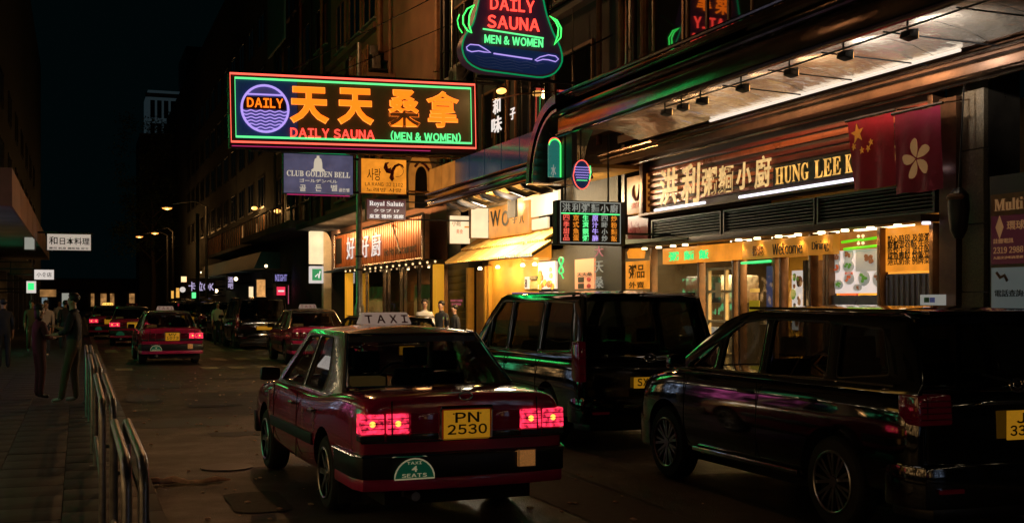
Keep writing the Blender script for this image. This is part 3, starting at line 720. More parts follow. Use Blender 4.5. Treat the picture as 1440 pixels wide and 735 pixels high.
# ------------------------------------------------------------------ ground
XL, XR, XF = .65, 7.6, 10.2     # left kerb, right kerb, right shopfronts
def setting():
    m = MB(); ys = [-25, 0, 10, 20, 30, 45, 70, 120, 300, 900]
    for i in range(len(ys) - 1): m.quad((-400, ys[i], -.02), (400, ys[i], -.02), (400, ys[i + 1], -.02), (-400, ys[i + 1], -.02))
    tag(m.build('ground', g['asphalt']), kind='structure')
    m = MB(); m.quad((XL, -25, 0), (XR, -25, 0), (XR, 190, 0), (XL, 190, 0)); road = tag(m.build('road', g['asphalt']), kind='structure')
    # patches, repaired trenches, covers
    for i, (x, y, w_, l, mt) in enumerate([(1.35, 17.8, 1.5, 1.1, 'pale patch'), (2.3, 16.1, 1.3, .5, 'asphalt patch'), (2.0, 9.1, 2.0, 1.2, 'pale patch'), (4.4, 23, 1.2, 7, 'asphalt patch'), (4.3, 10.5, .8, 6, 'asphalt patch'), (1.6, 26, .9, 2.2, 'asphalt patch'), (5.0, 30, 1.6, .5, 'pale patch'), (3.2, 14.6, .5, .9, 'asphalt patch'), (1.1, 22.5, .6, 1.6, 'pale patch'), (2.2, 20.5, .9, .4, 'asphalt patch'), (1.5, 10.6, .5, 1.1, 'asphalt patch'), (3.6, 27.5, 1.4, .5, 'asphalt patch')]):
        random.seed(i + 3); pts = []
        for k in range(18):
            a = 2 * PI * k / 18; c, s = math.cos(a), math.sin(a); q = max(abs(c), abs(s)); j = 1 + random.uniform(-.03, .03)
            pts.append((x + w_ / 2 * c / q * j, y + l / 2 * s / q * j, .004 + .0006 * i))
        MB().quad(*pts).build('patch', g[mt], road)
    for (x, y, r) in ((1.95, 8.3, .32), (1.5, 12.9, .28), (3.4, 19.5, .3)):
        MB().lathe([(r, .008), (r, .014), (r * .9, .016)], 20, 'z', (x, y, 0)).build('manhole_cover', g['dark metal'], road)
    random.seed(31); m = MB()
    for k in range(260):
        x, y, q = random.uniform(.8, 5.2), random.uniform(7, 30), random.uniform(.008, .03); m.prism([(x + q * math.cos(t), .006 + q * .3 * (1 + math.sin(t))) for t in (0, 1.3, 2.6, 3.9, 5.2)], y, y + q * 1.6)
    m.build('grit', g['litter'], road)['kind'] = 'stuff'
    m = MB()
    for k in range(60):
        y = 9 + k * .8; x = 4.75 + .05 * math.sin(k * .3)
        m.quad((x - .012, y, .0085), (x + .012, y, .0085), (x + .05 * math.sin((k + 1) * .3) - .05 * math.sin(k * .3) + .012, y + .8, .0085), (x + .05 * math.sin((k + 1) * .3) - .05 * math.sin(k * .3) - .012, y + .8, .0085))
    m.build('seam', g['asphalt patch'], road)
    random.seed(3)
    for row, (y0, y1) in enumerate(((31.5, 32.5), (35.8, 37.2), (42.5, 45), (50, 53))):
        for k in range(9):
            x = .9 + k * .72
            if random.random() < .12: continue
            jl = [random.uniform(-.1, .1) for _ in range(4)]
            MB().quad((x + jl[0] * .3, y0 + jl[0], .010), (x + .42, y0 + jl[1], .010), (x + .42 + jl[2] * .3, y1 + jl[2], .010), (x, y1 + jl[3], .010)).build('crossing_stripe', g['road paint'], road)
    # kerbs and pavements (kerb stones and paving slabs are pieces as far as they can be told apart)
    for side, (xa, xb) in (('left', (XL - .15, XL)), ('right', (XR, XR + .15))):
        k = MB(); k.box(xa, xb, 44, 190, -.05, .13); kk = tag(k.build('kerb', g['kerb stone']), kind='structure')
        base = MB().box(-.065, .065, -.44, .44, 0, .17).build('kerb_stone', g['kerb stone'], kk, smooth=True, bevel=.012)
        base.location = ((xa + xb) / 2, 3, -.04)
        for i in range(1, 46):
            c = base.copy(); COL.objects.link(c); c.location = ((xa + xb) / 2 + random.uniform(-.004, .004), 3 + i * .9, -.04 + random.uniform(-.004, .003))
    for side, (xa, xb, px0, px1, y0_, y1_) in (('l', (-9, XL - .152, -3.2, XL - .17, 4.2, 30)), ('r', (XR + .152, 30, XR + .16, XF - .05, 9, 34))):
        p = MB().box(xa, xb, -25, 190, -.05, .10 if side == 'l' else .10).build('pavement', g['paving']); tag(p, kind='structure')
        tile = MB().box(-.2965, .2965, -.2965, .2965, 0, .026).build('paving_slab', g['paving'], p, smooth=True, bevel=.003); n = 0
        S = .6
        nx = int((px1 - px0) / S); ny = int((y1_ - y0_) / S)
        for i in range(nx):
            for j in range(ny):
                if side == 'l' and (y0_ + j * S > 20 and i < 2): continue
                if n >= 290: break
                c = tile if n == 0 else tile.copy()
                if n: COL.objects.link(c)
                c.location = (px1 - S / 2 - i * S, y0_ + j * S + (S / 2 if i % 2 else 0), .104 + random.uniform(-.003, .003)); n += 1
setting()

# ------------------------------------------------------------------ pedestrian railing on the left kerb
def railing():
    first = None
    labels = ['nearest steel double hoop of the kerb railing, at the bottom left', 'second steel hoop of the kerb railing, counted from the camera', 'third steel hoop along the kerb railing, before the standing man', 'farthest steel hoop of the railing, beside the man in the dark jacket']
    for i, (ya, yb, x) in enumerate(((5.7, 7.75, .21), (9.2, 12.6, .17), (13.6, 17.2, .15), (17.9, 20.6, .12))):
        r = thing('guard_rail', labels[i], 'railing', (x, ya, .12), 0, 'steel guard rails along the left kerb')
        L = yb - ya
        for dx in (0, .075):
            m = MB(); q = .14
            arc0 = [(dx, q - q * math.cos(a), .93 - q + q * math.sin(a)) for a in [PI / 2 * k / 5 for k in range(6)]]
            arc1 = [(dx, L - q + q * math.sin(a), .93 - q + q * math.cos(a)) for a in [PI / 2 * k / 5 for k in range(6)]]
            m.tube([(dx, 0, 0)] + arc0 + arc1 + [(dx, L, 0)], .026, 10); m.build('hoop', g['steel'], r, smooth=True)
        for yy in (0, L):
            MB().box(-.06, .135, yy - .05, yy + .05, -.01, .012).build('base_plate', g['galvanised steel'], r)
            MB().tube([(0, yy, .6), (.075, yy, .6)], .015, 6).build('clamp', g['galvanised steel'], r)
        if i in (0, 1):
            m = MB(); m.tube([(0, .02, .30), (0, L - .02, .30)], .018, 8); m.build('lower_rail', g['galvanised steel'], r, smooth=True)
            m = MB(); m.tube([(.0375, L * .5, 0), (.0375, L * .5, .9)], .024, 8); m.build('middle_post', g['galvanised steel'], r, smooth=True)
railing()
def litter():
    m = MB(); x, y = ground(222, 682)
    random.seed(5); pts = [(x + .14 * k, y + .05 * math.sin(k * 1.7), .025 + .02 * math.sin(k * 2.1)) for k in range(6)]
    m.tube(pts, [.05, .075, .05, .04, .045, .02], 7); m.ball((x - .05, y + .02, .06), .09, 8, 6, (1.2, .8, .6))
    o = m.build('litter', g['litter']); tag(o, 'crumpled pale rag lying in the gutter by the near railing', 'litter')
    for v in o.data.vertices: v.co.z = max(.012, v.co.z * .7); v.co += Vector((random.uniform(-.012, .012), random.uniform(-.012, .012), 0))
litter()

# ------------------------------------------------------------------ sauna sign
def big_sign():
    P = PP('neon_sign', 'wide rectangular neon sauna sign with four orange characters over the road', 'sign', 28, 495, tilt=(0, -.019, 0))
    P.r.location.z = 0
    x0, x1 = P.x(322), P.x(669); zc = P.z(495, 158); z0 = zc - .825; z1 = zc + .825
    P.r.location.z = zc; z0 -= zc; z1 -= zc; Z = lambda t: z1 + (z0 - z1) * t; Xf = lambda t: x0 + (x1 - x0) * t
    r = P.r
    BOX('cabinet', g['sign black'], r, x0, x1, .0, .34, z0, z1, .01)
    BOX('blue_panel', g['sign blue plate'], r, Xf(.025), Xf(.262), -.02, 0, Z(.93), Z(.08)); BOX('face_panel', g['sign brown plate'], r, Xf(.264), Xf(.975), -.02, 0, Z(.93), Z(.08))
    frame(r, x0 + .03, x1 - .03, z0 + .03, z1 - .03, -.06, .026, 'neon salmon', 'red_tube')
    frame(r, x0 + .14, x1 - .14, z0 + .15, z1 - .13, -.06, .026, 'neon green soft', 'green_tube')
    BOX('bottom_rail', g['dark metal'], r, x0, x1, .05, .3, z0 - .10, z0 - .004); BOX('red_glow_tube', g['neon pink dim'], r, x0 + .05, x1 - 1.2, -.005, .02, z0 - .07, z0 - .05)
    # emblem
    cx, cz, R = Xf(.136), Z(.50), .545
    e = MB().tube([(cx + R * math.cos(a), -.06, cz + R * math.sin(a)) for a in [2 * PI * k / 40 for k in range(40)]], .028, 7, closed=True).build('emblem_ring', g['neon violet'], r, smooth=True)
    MB().lathe([(R - .03, 0), (R - .03, .01)], 40, 'y', (cx, -.032, cz)).build('emblem_plate', M('emblem blue', (.10, .12, .30), .5, emis=(.09, .08, .24), estr=.35), r)
    w1 = MB(); h = .33; q = math.sqrt(R * R - h * h); w1.tube([(cx - q, -.06, cz + h), (cx + q, -.06, cz + h)], .02, 6)
    w1.build('emblem_bar', g['neon violet'], r, smooth=True)
    for i in range(7):
        zz = cz - .06 - i * .078; q = math.sqrt(max(0, R * R - (zz - cz) ** 2)) - .03; wv = MB()
        wv.tube([(cx - q + 2 * q * k / 40, -.06, zz + .016 * math.cos((cx - q + 2 * q * k / 40) * 2 * PI / .22)) for k in range(41)], .013, 5); wv.build('wave_tube', g['neon violet'], r, smooth=True)
    BOX('word_plate', g['sign black'], r, cx - .50, cx + .50, -.045, -.036, cz - .02, cz + .28)
    TEXT('lettering', 'DAILY', g['neon orange'], r, cx - .42, cx + .42, cz + .02, cz + .24, -.07, .03, .015)
    # characters: u centre, v top, v bottom, half width px (photo)
    for ch, u0, u1, va, vb in (('天', 408, 461, 124, 173), ('天', 475, 524, 126, 175), ('桑', 546, 589, 128, 178), ('拿', 600, 644, 130, 179)):
        a, b = P.x(u0), P.x(u1); uc = (u0 + u1) / 2
        zt, zb_ = P.z(uc, va) - zc + .019 * (a + b) / 2, P.z(uc, vb) - zc + .019 * (a + b) / 2
        zt -= .038 * (a + b) / 2; zb_ -= .038 * (a + b) / 2
        c = TEXT('character', ch, g['neon orange'], r, a, b, zb_, zt, -.065, .032 if ch == '天' else .016, .012, big=.016)
        TEXT('neon_edge', ch, g['neon orange edge'], c, a - .02, b + .02, zb_ - .02, zt + .02, -.04,   .04 if ch == '天' else .02, .008, big=.022)
    def row(txt, u0, u1, va, vb, mt, bold):
        a, b = P.x(u0), P.x(u1); uc = (u0 + u1) / 2; k = -.019 * (a + b) / 2
        TEXT('lettering', txt, g[mt], r, a, b, P.z(uc, vb) - zc + k, P.z(uc, va) - zc + k, -.06, bold, .014)
    row('DAILY SAUNA', 407, 525, 182, 195, 'neon red', .02); row('(MEN & WOMEN)', 548, 646, 186, 200, 'neon green soft', .03)
    # steel frame back to the building
    f = MB()
    for zz in (z0 - .12, z1 + .06):
        f.tube([(x0 + .5, .2, zz), (XF - P.Xc + .1, .2, zz)], .045, 6)
    f.tube([(x1 - .3, .2, z1), (XF - P.Xc + .1, .2, z1 + 2.2)], .025, 6); f.tube([(x0 + 1.2, .2, z1), (XF - P.Xc + .1, .2, z1 + 3.2)], .012, 5)
    f.tube([(x0 + 2.5, .2, z1 + .1), (XF - P.Xc + .1, 3.5, z1 + 2.5)], .012, 5)
    f.build('support_frame', g['dark metal'], r)
big_sign()
def small_sign():
    P = PP('neon_sign', 'bottle shaped neon sauna sign at the top edge with green crescents', 'sign', 21.5, 717); r = P.r
    X = lambda u: P.x(u); Z = lambda v, u=717: P.z(u, v)
    top = [(X(681), Z(-42)), (X(753), Z(-42)), (X(762), Z(-10)), (X(768), Z(18)), (X(777), Z(42)), (X(788), Z(62)), (X(791), Z(82)), (X(780), Z(100)), (X(762), Z(107)), (X(674), Z(102)), (X(655), Z(92)), (X(648), Z(74)), (X(653), Z(56)), (X(665), Z(40)), (X(671), Z(14)), (X(676), Z(-12))]
    sh = rounded(top, .12, 2); m = MB(); m.prism(sh, 0, .32); m.build('cabinet', M('cabinet violet', (.05, .028, .045), .5, emis=(.022, .008, .02), estr=.5), r, smooth=True)
    m = MB(); m.tube([(a, -.03, b) for a, b in sh], .016, 6, closed=True); m.build('outline_tube', g['neon green dark'], r, smooth=True)
    low = [(X(655), Z(66)), (X(786), Z(71)), (X(787), Z(84)), (X(776), Z(98)), (X(760), Z(103)), (X(676), Z(98)), (X(659), Z(90)), (X(652), Z(78))]
    m = MB(); m.prism(rounded(low, .1, 2), -.02, -.004); m.build('blue_panel', g['sign blue plate'], r)
    def T(txt, u0, u1, va, vb, mt, bold=.02):
        TEXT('lettering', txt, g[mt], r, X(u0), X(u1), Z(vb, (u0 + u1) / 2), Z(va, (u0 + u1) / 2), -.05, bold, .012)
    T('DAILY', 688, 750, 0, 17, 'neon red'); T('SAUNA', 684, 757, 25, 43, 'neon red'); T('MEN & WOMEN', 680, 762, 53, 65, 'neon green soft', .03)
    T('桑', 692, 716, -38, -8, 'neon orange'); T('拿', 722, 746, -38, -8, 'neon orange')
    m = MB(); m.tube([(X(678), -.05, Z(45)), (X(763), -.05, Z(51))], .016, 6); m.build('green_bar', g['neon green soft'], r, smooth=True)
    m = MB(); m.tube([(X(693), -.05, Z(78)), (X(747), -.05, Z(82))], .014, 6); m.build('violet_bar', g['neon violet'], r, smooth=True)
    def cres(pts, mt, name='crescent', rr=.014):
        m = MB(); m.tube([(X(a), -.05, Z(b)) for a, b in pts], rr, 6, closed=True); m.build(name, g[mt], r, smooth=True)
    cres([(666, 13), (656, 19), (650, 30), (650, 40), (656, 49), (662, 52), (658, 40), (659, 28), (662, 20)], 'neon green')
    m = MB(); m.tube([(X(645), -.05, Z(28)), (X(642), -.05, Z(36)), (X(644), -.05, Z(46)), (X(649), -.05, Z(53))], .01, 6); m.build('crescent', g['neon green'], r)
    cres([(772, 19), (782, 24), (788, 35), (787, 48), (778, 59), (783, 46), (784, 35), (780, 26)], 'neon green')
    cres([(655, 72), (660, 68), (672, 68), (682, 73), (689, 77), (680, 77), (672, 76), (662, 78), (656, 76)], 'neon violet', 'violet_loop', .011)
    cres([(751, 83), (758, 78), (770, 74), (780, 75), (784, 79), (780, 83), (770, 81), (762, 81), (754, 84)], 'neon violet', 'violet_loop', .011)
    for i in range(4):
        m = MB(); m.tube([(X(668 + 2 * i + k * 12), -.03, Z(84 + 4 * i + (1.2 if k % 2 else -1.2) + .5 * k)) for k in range(9 - i)], .006, 5); m.build('wave_tube', M('tube unlit', (.05, .07, .12), .3, emis=(.02, .03, .07), estr=.6), r)
    m = MB(); m.tube([(X(675), .2, Z(108)), (XF - P.Xc + .1, .2, Z(108))], .03, 6); m.tube([(X(760), .2, Z(20)), (XF - P.Xc + .1, .2, Z(-60))], .02, 6); m.tube([(X(760), .2, Z(95)), (XF - P.Xc + .1, .2, Z(30))], .02, 6); m.build('support_frame', g['dark metal'], r)
small_sign()

def hanging_signs():
    # slate sign with a bell
    P = PP('club_sign', 'slate blue hanging sign with a white bell, left of the lamp post', 'sign', 29.6, 448); r = P.r; X, Z = P.x, P.z
    x0, x1, z0, z1 = X(398), X(497), Z(448, 274), Z(448, 216)
    BOX('cabinet', g['dark metal'], r, x0, x1, .0, .2, z0, z1, .01); BOX('face_panel', g['box slate'], r, x0 + .02, x1 - .02, -.02, 0, z0 + .03, z1 - .03)
    bx = X(447); s = .115
    bell = [(-.95, -1.0), (.95, -1.0), (.95, -.82), (.62, -.62), (.58, .1), (.45, .55), (.18, .72), (.18, .95), (-.18, .95), (-.18, .72), (-.45, .55), (-.58, .1), (-.62, -.62), (-.95, -.82)]
    m = MB(); m.prism([(bx + a * s * 1.55, Z(448, 230) + b * s * 1.75) for a, b in bell], -.035, -.02); m.build('bell_emblem', g['print cream'], r)
    def T(t, u0, u1, va, vb, mt='print cream', b=.01, P=P, r=r): return TEXT('lettering', t, g[mt], r, P.x(u0), P.x(u1), P.z((u0 + u1) / 2, vb), P.z((u0 + u1) / 2, va), -.028, b, .004)
    T(serif('CLUB GOLDEN BELL'), 403, 492, 241, 249, b=.015); T('ゴールデンベル', 421, 474, 252, 257); T('골', 421, 430, 260, 269); T('든', 443, 452, 260, 269); T('벨', 465, 474, 260, 269); T('골든벨', 476, 491, 265, 270)
    for (va, mt) in ((215.5, 'neon green dark'), (274.5, 'neon pink dim')):
        m = MB(); m.tube([(x0 + .1, -.01, Z(448, va)), (x1 - .1, -.01, Z(448, va))], .014, 5); m.build('edge_tube', g[mt], r)
    m = MB(); m.tube([(x1, .1, z1 - .1), (XF - P.Xc, .1, z1 - .1)], .03, 6); m.tube([(x1, .1, z0 + .1), (XF - P.Xc, .1, z0 + .1)], .03, 6); m.build('support_frame', g['dark metal'], r)
    # orange sign
    P = PP('bar_sign', 'orange hanging sign with a purple heart of two faces, right of the lamp post', 'sign', 29.2, 539); r = P.r; X, Z = P.x, P.z
    x0, x1, z0, z1 = X(507), X(572), Z(539, 273), Z(539, 223)
    BOX('cabinet', g['rust frame'], r, x0, x1, .0, .2, z0, z1, .01); BOX('face_panel', g['box orange'], r, x0 + .02, x1 - .02, -.02, 0, z0 + .02, z1 - .02)
    TEXT('lettering', '사랑', g['print black'], r, X(516), X(535), Z(525, 254), Z(525, 237), -.028, .0, .004)
    TEXT('lettering', 'LA RANG  32 1102', g['print black'], r, X(513), X(566), Z(539, 262), Z(539, 257), -.028, .0, .004); TEXT('lettering', '노래방 사랑', g['print black'], r, X(515), X(564), Z(539, 270), Z(539, 264.5), -.028, .0, .004)
    m = MB(); cu, cv = 548, 238
    pts = [(cu - 7, cv - 9), (cu - 1, cv - 10), (cu - 4, cv - 6), (cu - 2, cv - 1), (cu + 2, cv - 3), (cu + 1, cv + 1), (cu + 6, cv - 6), (cu + 12, cv - 9), (cu + 18, cv - 7), (cu + 20, cv - 2), (cu + 14, cv - 6), (cu + 9, cv - 4), (cu + 6, cv + 2), (cu + 5, cv + 9), (cu + 6, cv + 13), (cu + 3, cv + 17), (cu - 1, cv + 12), (cu + 1, cv + 6), (cu - 5, cv + 5), (cu - 9, cv - 2)]
    m.prism([(X(a), Z(539, b)) for a, b in pts], -.03, -.02); m.build('heart_emblem', g['print wine'], r)
    m = MB(); m.tube([(X(cu + 10 + 9 * math.cos(a)), -.024, Z(539, cv + 2 + 8 * math.sin(a))) for a in [-1 + .35 * k for k in range(9)]], .006, 5); m.build('emblem_ring', g['print wine'], r)
    m = MB(); m.tube([(x0 - .35, .1, z1 + .1), (XF - P.Xc, .1, z1 + .1)], .03, 6); m.tube([(x1, .1, z0 + .1), (XF - P.Xc, .1, z0 + .1)], .03, 6); m.build('support_frame', g['rust frame'], r)
    # wine sign
    P = PP('drinks_sign', 'small dark wine sign with white blackletter words under the orange sign', 'sign', 29.2, 541); r = P.r; X, Z = P.x, P.z
    x0, x1, z0, z1 = X(515), X(571), Z(541, 310), Z(541, 280)
    BOX('cabinet', g['rust frame'], r, x0, x1, .0, .16, z0, z1, .01); BOX('face_panel', g['box wine'], r, x0 + .02, x1 - .02, -.02, 0, z0 + .03, z1 - .02)
    TEXT('lettering', serif('Royal Salute'), g['print white'], r, X(519), X(567), Z(541, 291.5), Z(541, 283), -.028, .035, .004)
    TEXT('lettering', 'クラブ 17', g['print white'], r, X(525), X(561), Z(541, 298.5), Z(541, 294), -.028, .02, .004); TEXT('lettering', '皇室 禮炮 酒廊', g['print white'], r, X(519), X(567), Z(541, 307), Z(541, 301.5), -.028, .02, .004)
    m = MB(); m.tube([(x1, .1, z1 - .05), (XF - P.Xc, .1, z1 - .05)], .02, 6); m.tube([(x1, .1, z0 + .05), (XF - P.Xc + .05, .1, z0 + .05)], .02, 6); m.build('support_frame', g['dark metal'], r)
    # arched reflector panel beside it
    P = PP('arch_panel', 'tall orange arched metal panel beside the orange hanging sign', 'sign', 29.9, 592); r = P.r; X, Z = P.x, P.z
    arc = [(X(592) + (X(608) - X(592)) * math.cos(a), Z(592, 245) + .62 * math.sin(a)) for a in [PI * k / 10 for k in range(11)]]
    m = MB(); m.prism([(X(608), Z(592, 292))] + arc + [(X(577), Z(592, 292))], 0, .12); m.build('panel', g['box orange dim'], r, smooth=True)
    arc = [(X(592) + (X(600) - X(592)) * math.cos(a), Z(592, 250) + .30 * math.sin(a)) for a in [PI * k / 10 for k in range(11)]]
    m = MB(); m.prism([(X(601), Z(592, 293))] + arc + [(X(583), Z(592, 293))], -.03, .0); m.build('arch_opening', g['matt black'], r, smooth=True)
    m = MB(); m.tube([(X(583), -.02, Z(592, 235)), (X(589), -.02, Z(592, 228)), (X(597), -.02, Z(592, 231)), (X(604), -.02, Z(592, 240))], .035, 6); m.build('swirl_emblem', g['print wine'], r)
    # menu board in lamps
    P = PP('menu_sign', 'black sign of coloured lit characters in six columns beside the restaurant', 'sign', 18.9, 828); r = P.r; X, Z = P.x, P.z
    x0, x1, z0, z1 = X(783), X(873), Z(828, 343), Z(828, 284)
    BOX('cabinet', g['sign black'], r, x0, x1 + .09, .0, .2, z0 - .02, z1 + .02, .01)
    frame(r, x0 + .065, x1 - .015, z0 + .02, z1 - .01, -.012, .012, 'print grey', 'lamp_border')
    hz = z1 - .21
    m = MB(); m.tube([(x0 + .08, -.012, hz), (x1 - .03, -.012, hz)], .012, 6); m.build('green_tube', g['neon green soft'], r)
    cols = [('四季甜品', 'neon red'), ('京式魚蛋', 'neon orange'), ('生滾靚粥', 'neon green soft'), ('原汁牛腩', 'neon violet'), ('四時小炒', 'print grey'), ('炒粉麵飯', 'neon orange')]
    cw = (x1 - x0 - .13) / 6; EM('menu orange', (.80, .24, .02), 1.0); EM('menu red', (.95, .12, .08), 1.0)
    for i, (c4, mt) in enumerate(cols):
        mt = {'neon red': 'menu red', 'neon orange': 'menu orange'}.get(mt, mt); xa = x0 + .09 + i * cw
        TEXT('character', '洪利粥麵小廚'[i], g['print grey'], r, xa + .01, xa + cw - .02, hz + .025, z1 - .03, -.006, .02, .004)
        hh = (hz - z0 - .06) / 4
        for k in range(4): TEXT('character', c4[k], g[mt], r, xa + .03, xa + cw - .04, hz - .02 - (k + 1) * hh + .012, hz - .02 - k * hh, -.006, .035, .004)
    m = MB(); m.tube([(x0 + .2, .1, z1), (x0 + .2, .1, 4.75)], .018, 6); m.tube([(x1 - .2, .1, z1), (x1 - .2, .1, 4.75)], .018, 6); m.tube([(x1, .1, z0 + .2), (XF - P.Xc, .1, z0 + .2)], .02, 6); m.build('support_frame', g['dark metal'], r)
hanging_signs()
# ------------------------------------------------------------------ right-hand buildings
def win(parent, x0, x1, z0, z1, fmat='rust frame', pane='window dark', bars=(1,), sill=True, y=0, fr=.05):
    """window proud of the wall: frame with pane children"""
    m = MB(); m.box(x0, x0 + fr, y - .06, y + .02, z0, z1); m.box(x1 - fr, x1, y - .06, y + .02, z0, z1); m.box(x0 + fr, x1 - fr, y - .058, y + .02, z0, z0 + fr); m.box(x0 + fr, x1 - fr, y - .058, y + .02, z1 - fr, z1)
    n = bars[0]
    for i in range(1, n): c = x0 + (x1 - x0) * i / n; m.box(c - fr * .4, c + fr * .4, y - .055, y + .02, z0 + fr, z1 - fr)
    f = m.build('window', g[fmat], parent)
    for i in range(n):
        a = x0 + (x1 - x0) * i / n + fr * .5; b = x0 + (x1 - x0) * (i + 1) / n - fr * .5
        pm = g[pane[i % len(pane)]] if isinstance(pane, tuple) else g[pane]
        MB().box(a, b, y - .03, y - .02, z0 + fr * .6, z1 - fr * .6).build('pane', pm, f)
    if sill: MB().box(x0 - .06, x1 + .06, y - .14, y + .02, z0 - .07, z0 - .004).build('sill', g['concrete'], f)
    return f
def pipe(parent, x, z0, z1, r=.05, y=-.1, mt='dark metal', name='pipe'):
    m = MB(); m.tube([(x, y, z0), (x, y, z1)], r, 8); 
    k = z0 + 1
    while k < z1: m.lathe([(r * 1.3, 0), (r * 1.3, .05)], 8, 'z', (x, y, k)); k += 3
    return m.build(name, g[mt], parent, smooth=True)
def aircon(parent, x, z, y=-.35, mt='galvanised steel'):
    b = BOX('air_conditioner', g[mt], parent, x - .35, x + .35, y - .15, y + .15, z, z + .5, .02)
    m = MB(); m.lathe([(.19, 0), (.19, .01)], 16, 'y', (x - .08, y - .17, z + .25)); m.build('fan_grille', g['black'], b)
    MB().box(x - .38, x + .38, y - .16, .02, z - .06, z - .01).build('bracket', g['dark metal'], b)
    return b
def canopy(root, xs, Xo, z0, z1, X_in, z_in, x0, x1, soffit='soffit metal', panels=8, Xr=XF):
    """root local: x along street (right = nearer), y negative towards the road"""
    yo, yi = Xo - Xr, X_in - Xr
    return yo, yi

def hung_lee():
    Yc = 15.0; r = thing('restaurant_building', 'noodle restaurant building with gold sign letters and lit shopfront, right', 'building', (XF, Yc, 0), -PI / 2)
    X = lambda u, P=XF: Yc - YX(u, P); Z = lambda u, v, P=XF: ZX(u, v, P)
    xl, xr = X(878), X(1330); xe = Yc - 8.0
    # wall mass above the shop, side piers
    m = MB(); m.box(xl, 9, .0, .6, 4.9, 22); m.box(xl, 9, .6, 10, 8, 22); m.box(xl, 9, -.15, 0, 4.9, 5.05); w_ = m.build('wall', g['dark tile'], r)
    BOX('back_wall', g['wall gold'], r, xl, xr, 3.4, 3.5, 0, 4.9); BOX('side_wall', g['dark tile'], r, xl - .3, xl, 0, 10, 0, 4.9); BOX('shop_ceiling', g['dark tile'], r, xl, xr + .3, .02, 3.4, 2.95, 3.1); BOX('shop_floor', g['dark tile'], r, xl, xr, 0, 3.4, .12, .16)
    # granite pier to the right of the shop, in slabs
    gx0, gx1 = xr + .0, X(1388)
    BOX('pier_core', g['dark tile'], r, gx0, gx1, .02, .5, 0, 4.9)
    for (a, b, mt) in ((gx0 + .02, gx0 + .32, 'bronze'),): BOX('bronze_post', g[mt], r, a, b, -.12, .0, .12, 4.3)
    zz = [.15, 1.0, 1.9, 2.72, 3.62, 4.35]
    for i in range(5):
        xm = gx0 + .34
        BOX('granite_slab', g['granite'], r, xm, gx1 - .0, -.05 - .004 * (i % 2), .02, zz[i] + .006, zz[i + 1] - .006, .006)
    # sign board: ribs between trims
    zt, zb_ = 4.36, 3.52
    bx0, bx1 = X(917), X(1322)
    BOX('sign_board', g['header brown'], r, bx0, bx1, -.06, .0, 3.36, 4.42)
    n = 7
    for i in range(n):
        z = 3.56 + i * .115
        BOX('sign_rib', g['sign red rib'] if i % 3 != 2 else g['sign orange rib'], r, bx0, bx1, -.10 - .006 * (i % 2), -.06, z, z + (.085 if i % 2 else .06), .008)  # every third rib coloured orange in place of orange light on it
    BOX('sign_side_trim', g['bronze'], r, bx0 - .14, bx0 - .002, -.2, .0, 3.36, 4.42, .01); BOX('sign_side_trim', g['bronze'], r, bx1 + .002, bx1 + .1, -.2, .0, 3.36, 4.42, .01)
    for i, (z, d) in enumerate(((4.40, .26), (4.49, .34), (4.575, .42), (4.66, .46))):
        m = MB(); m.tube([(X(872), -d, z), (xe + .5, -d, z)], .028, 8); m.build('cornice_rail', g['trim metal'], r, smooth=True)
    BOX('cornice', g['bronze'], r, X(874), xe + .5, -.42, .0, 4.44, 4.72, .01)
    for k, (ch, u0, u1, va, vb) in enumerate((('洪', 924, 949, 237, 288), ('利', 955, 980, 230, 287), ('粥', 984, 1004, 236, 275), ('麵', 1007, 1027, 232, 271), ('小', 1032, 1053, 228, 266), ('廚', 1058, 1080, 219, 264))):
        P = 10.02; uc = (u0 + u1) / 2
        a = TEXT('character', ch, g['gold brush'], r, X(u0, P), X(u1, P), Z(uc, vb, P), Z(uc, va, P), -.135, .03, .006, shear=.06, big=.024 if ch in '洪利小' else .013)
        if 0: TEXT('letter_back', ch, g['black'], a, X(u0, P) + .02, X(u1, P) + .04, Z(uc, vb, P) - .03, Z(uc, va, P) - .01, -.125, .011, .008, shear=.06)
    P = 10.02
    BOX('letter_board', g['sign black'], r, X(1083, P), X(1271, P), -.125, -.11, Z(1100, 259.5, P), Z(1100, 231.5, P))
    for wd, ua, ub in (('HUNG', 1086, 1134), ('LEE', 1141, 1179), ('KITCHEN', 1184, 1267)):
        n_ = len(wd); xa, xb = X(ua, P), X(ub, P); wts = [{'I': .62, 'L': .9, 'E': .9, 'N': 1.1, 'H': 1.15}.get(q, 1) for q in wd]; tot = sum(wts); acc = 0
        for q, wt in zip(wd, wts): c0 = xa + (xb - xa) * acc / tot; acc += wt; c1 = xa + (xb - xa) * acc / tot; TEXT('lettering', serif(q), g['gold letters'], r, c0 + .012, c1 - .012, Z(1100, 257.5, P), Z(1100, 234, P), -.13, .0, .004)
    # fluorescent tubes under the letters
    for (u0, u1) in ((921, 991), (1040, 1204), (1206, 1312)):
        m = MB(); m.tube([(X(u0, 9.95), -.25, 3.45), (X(u1, 9.95), -.25, 3.45)], .024, 8); m.build('light_tube', g['tube white'], r, smooth=True)
    BOX('tube_batten', g['bronze'], r, bx0, bx1, -.30, -.06, 3.38, 3.42)
    # louvres
    lz0, lz1 = 2.90, 3.30
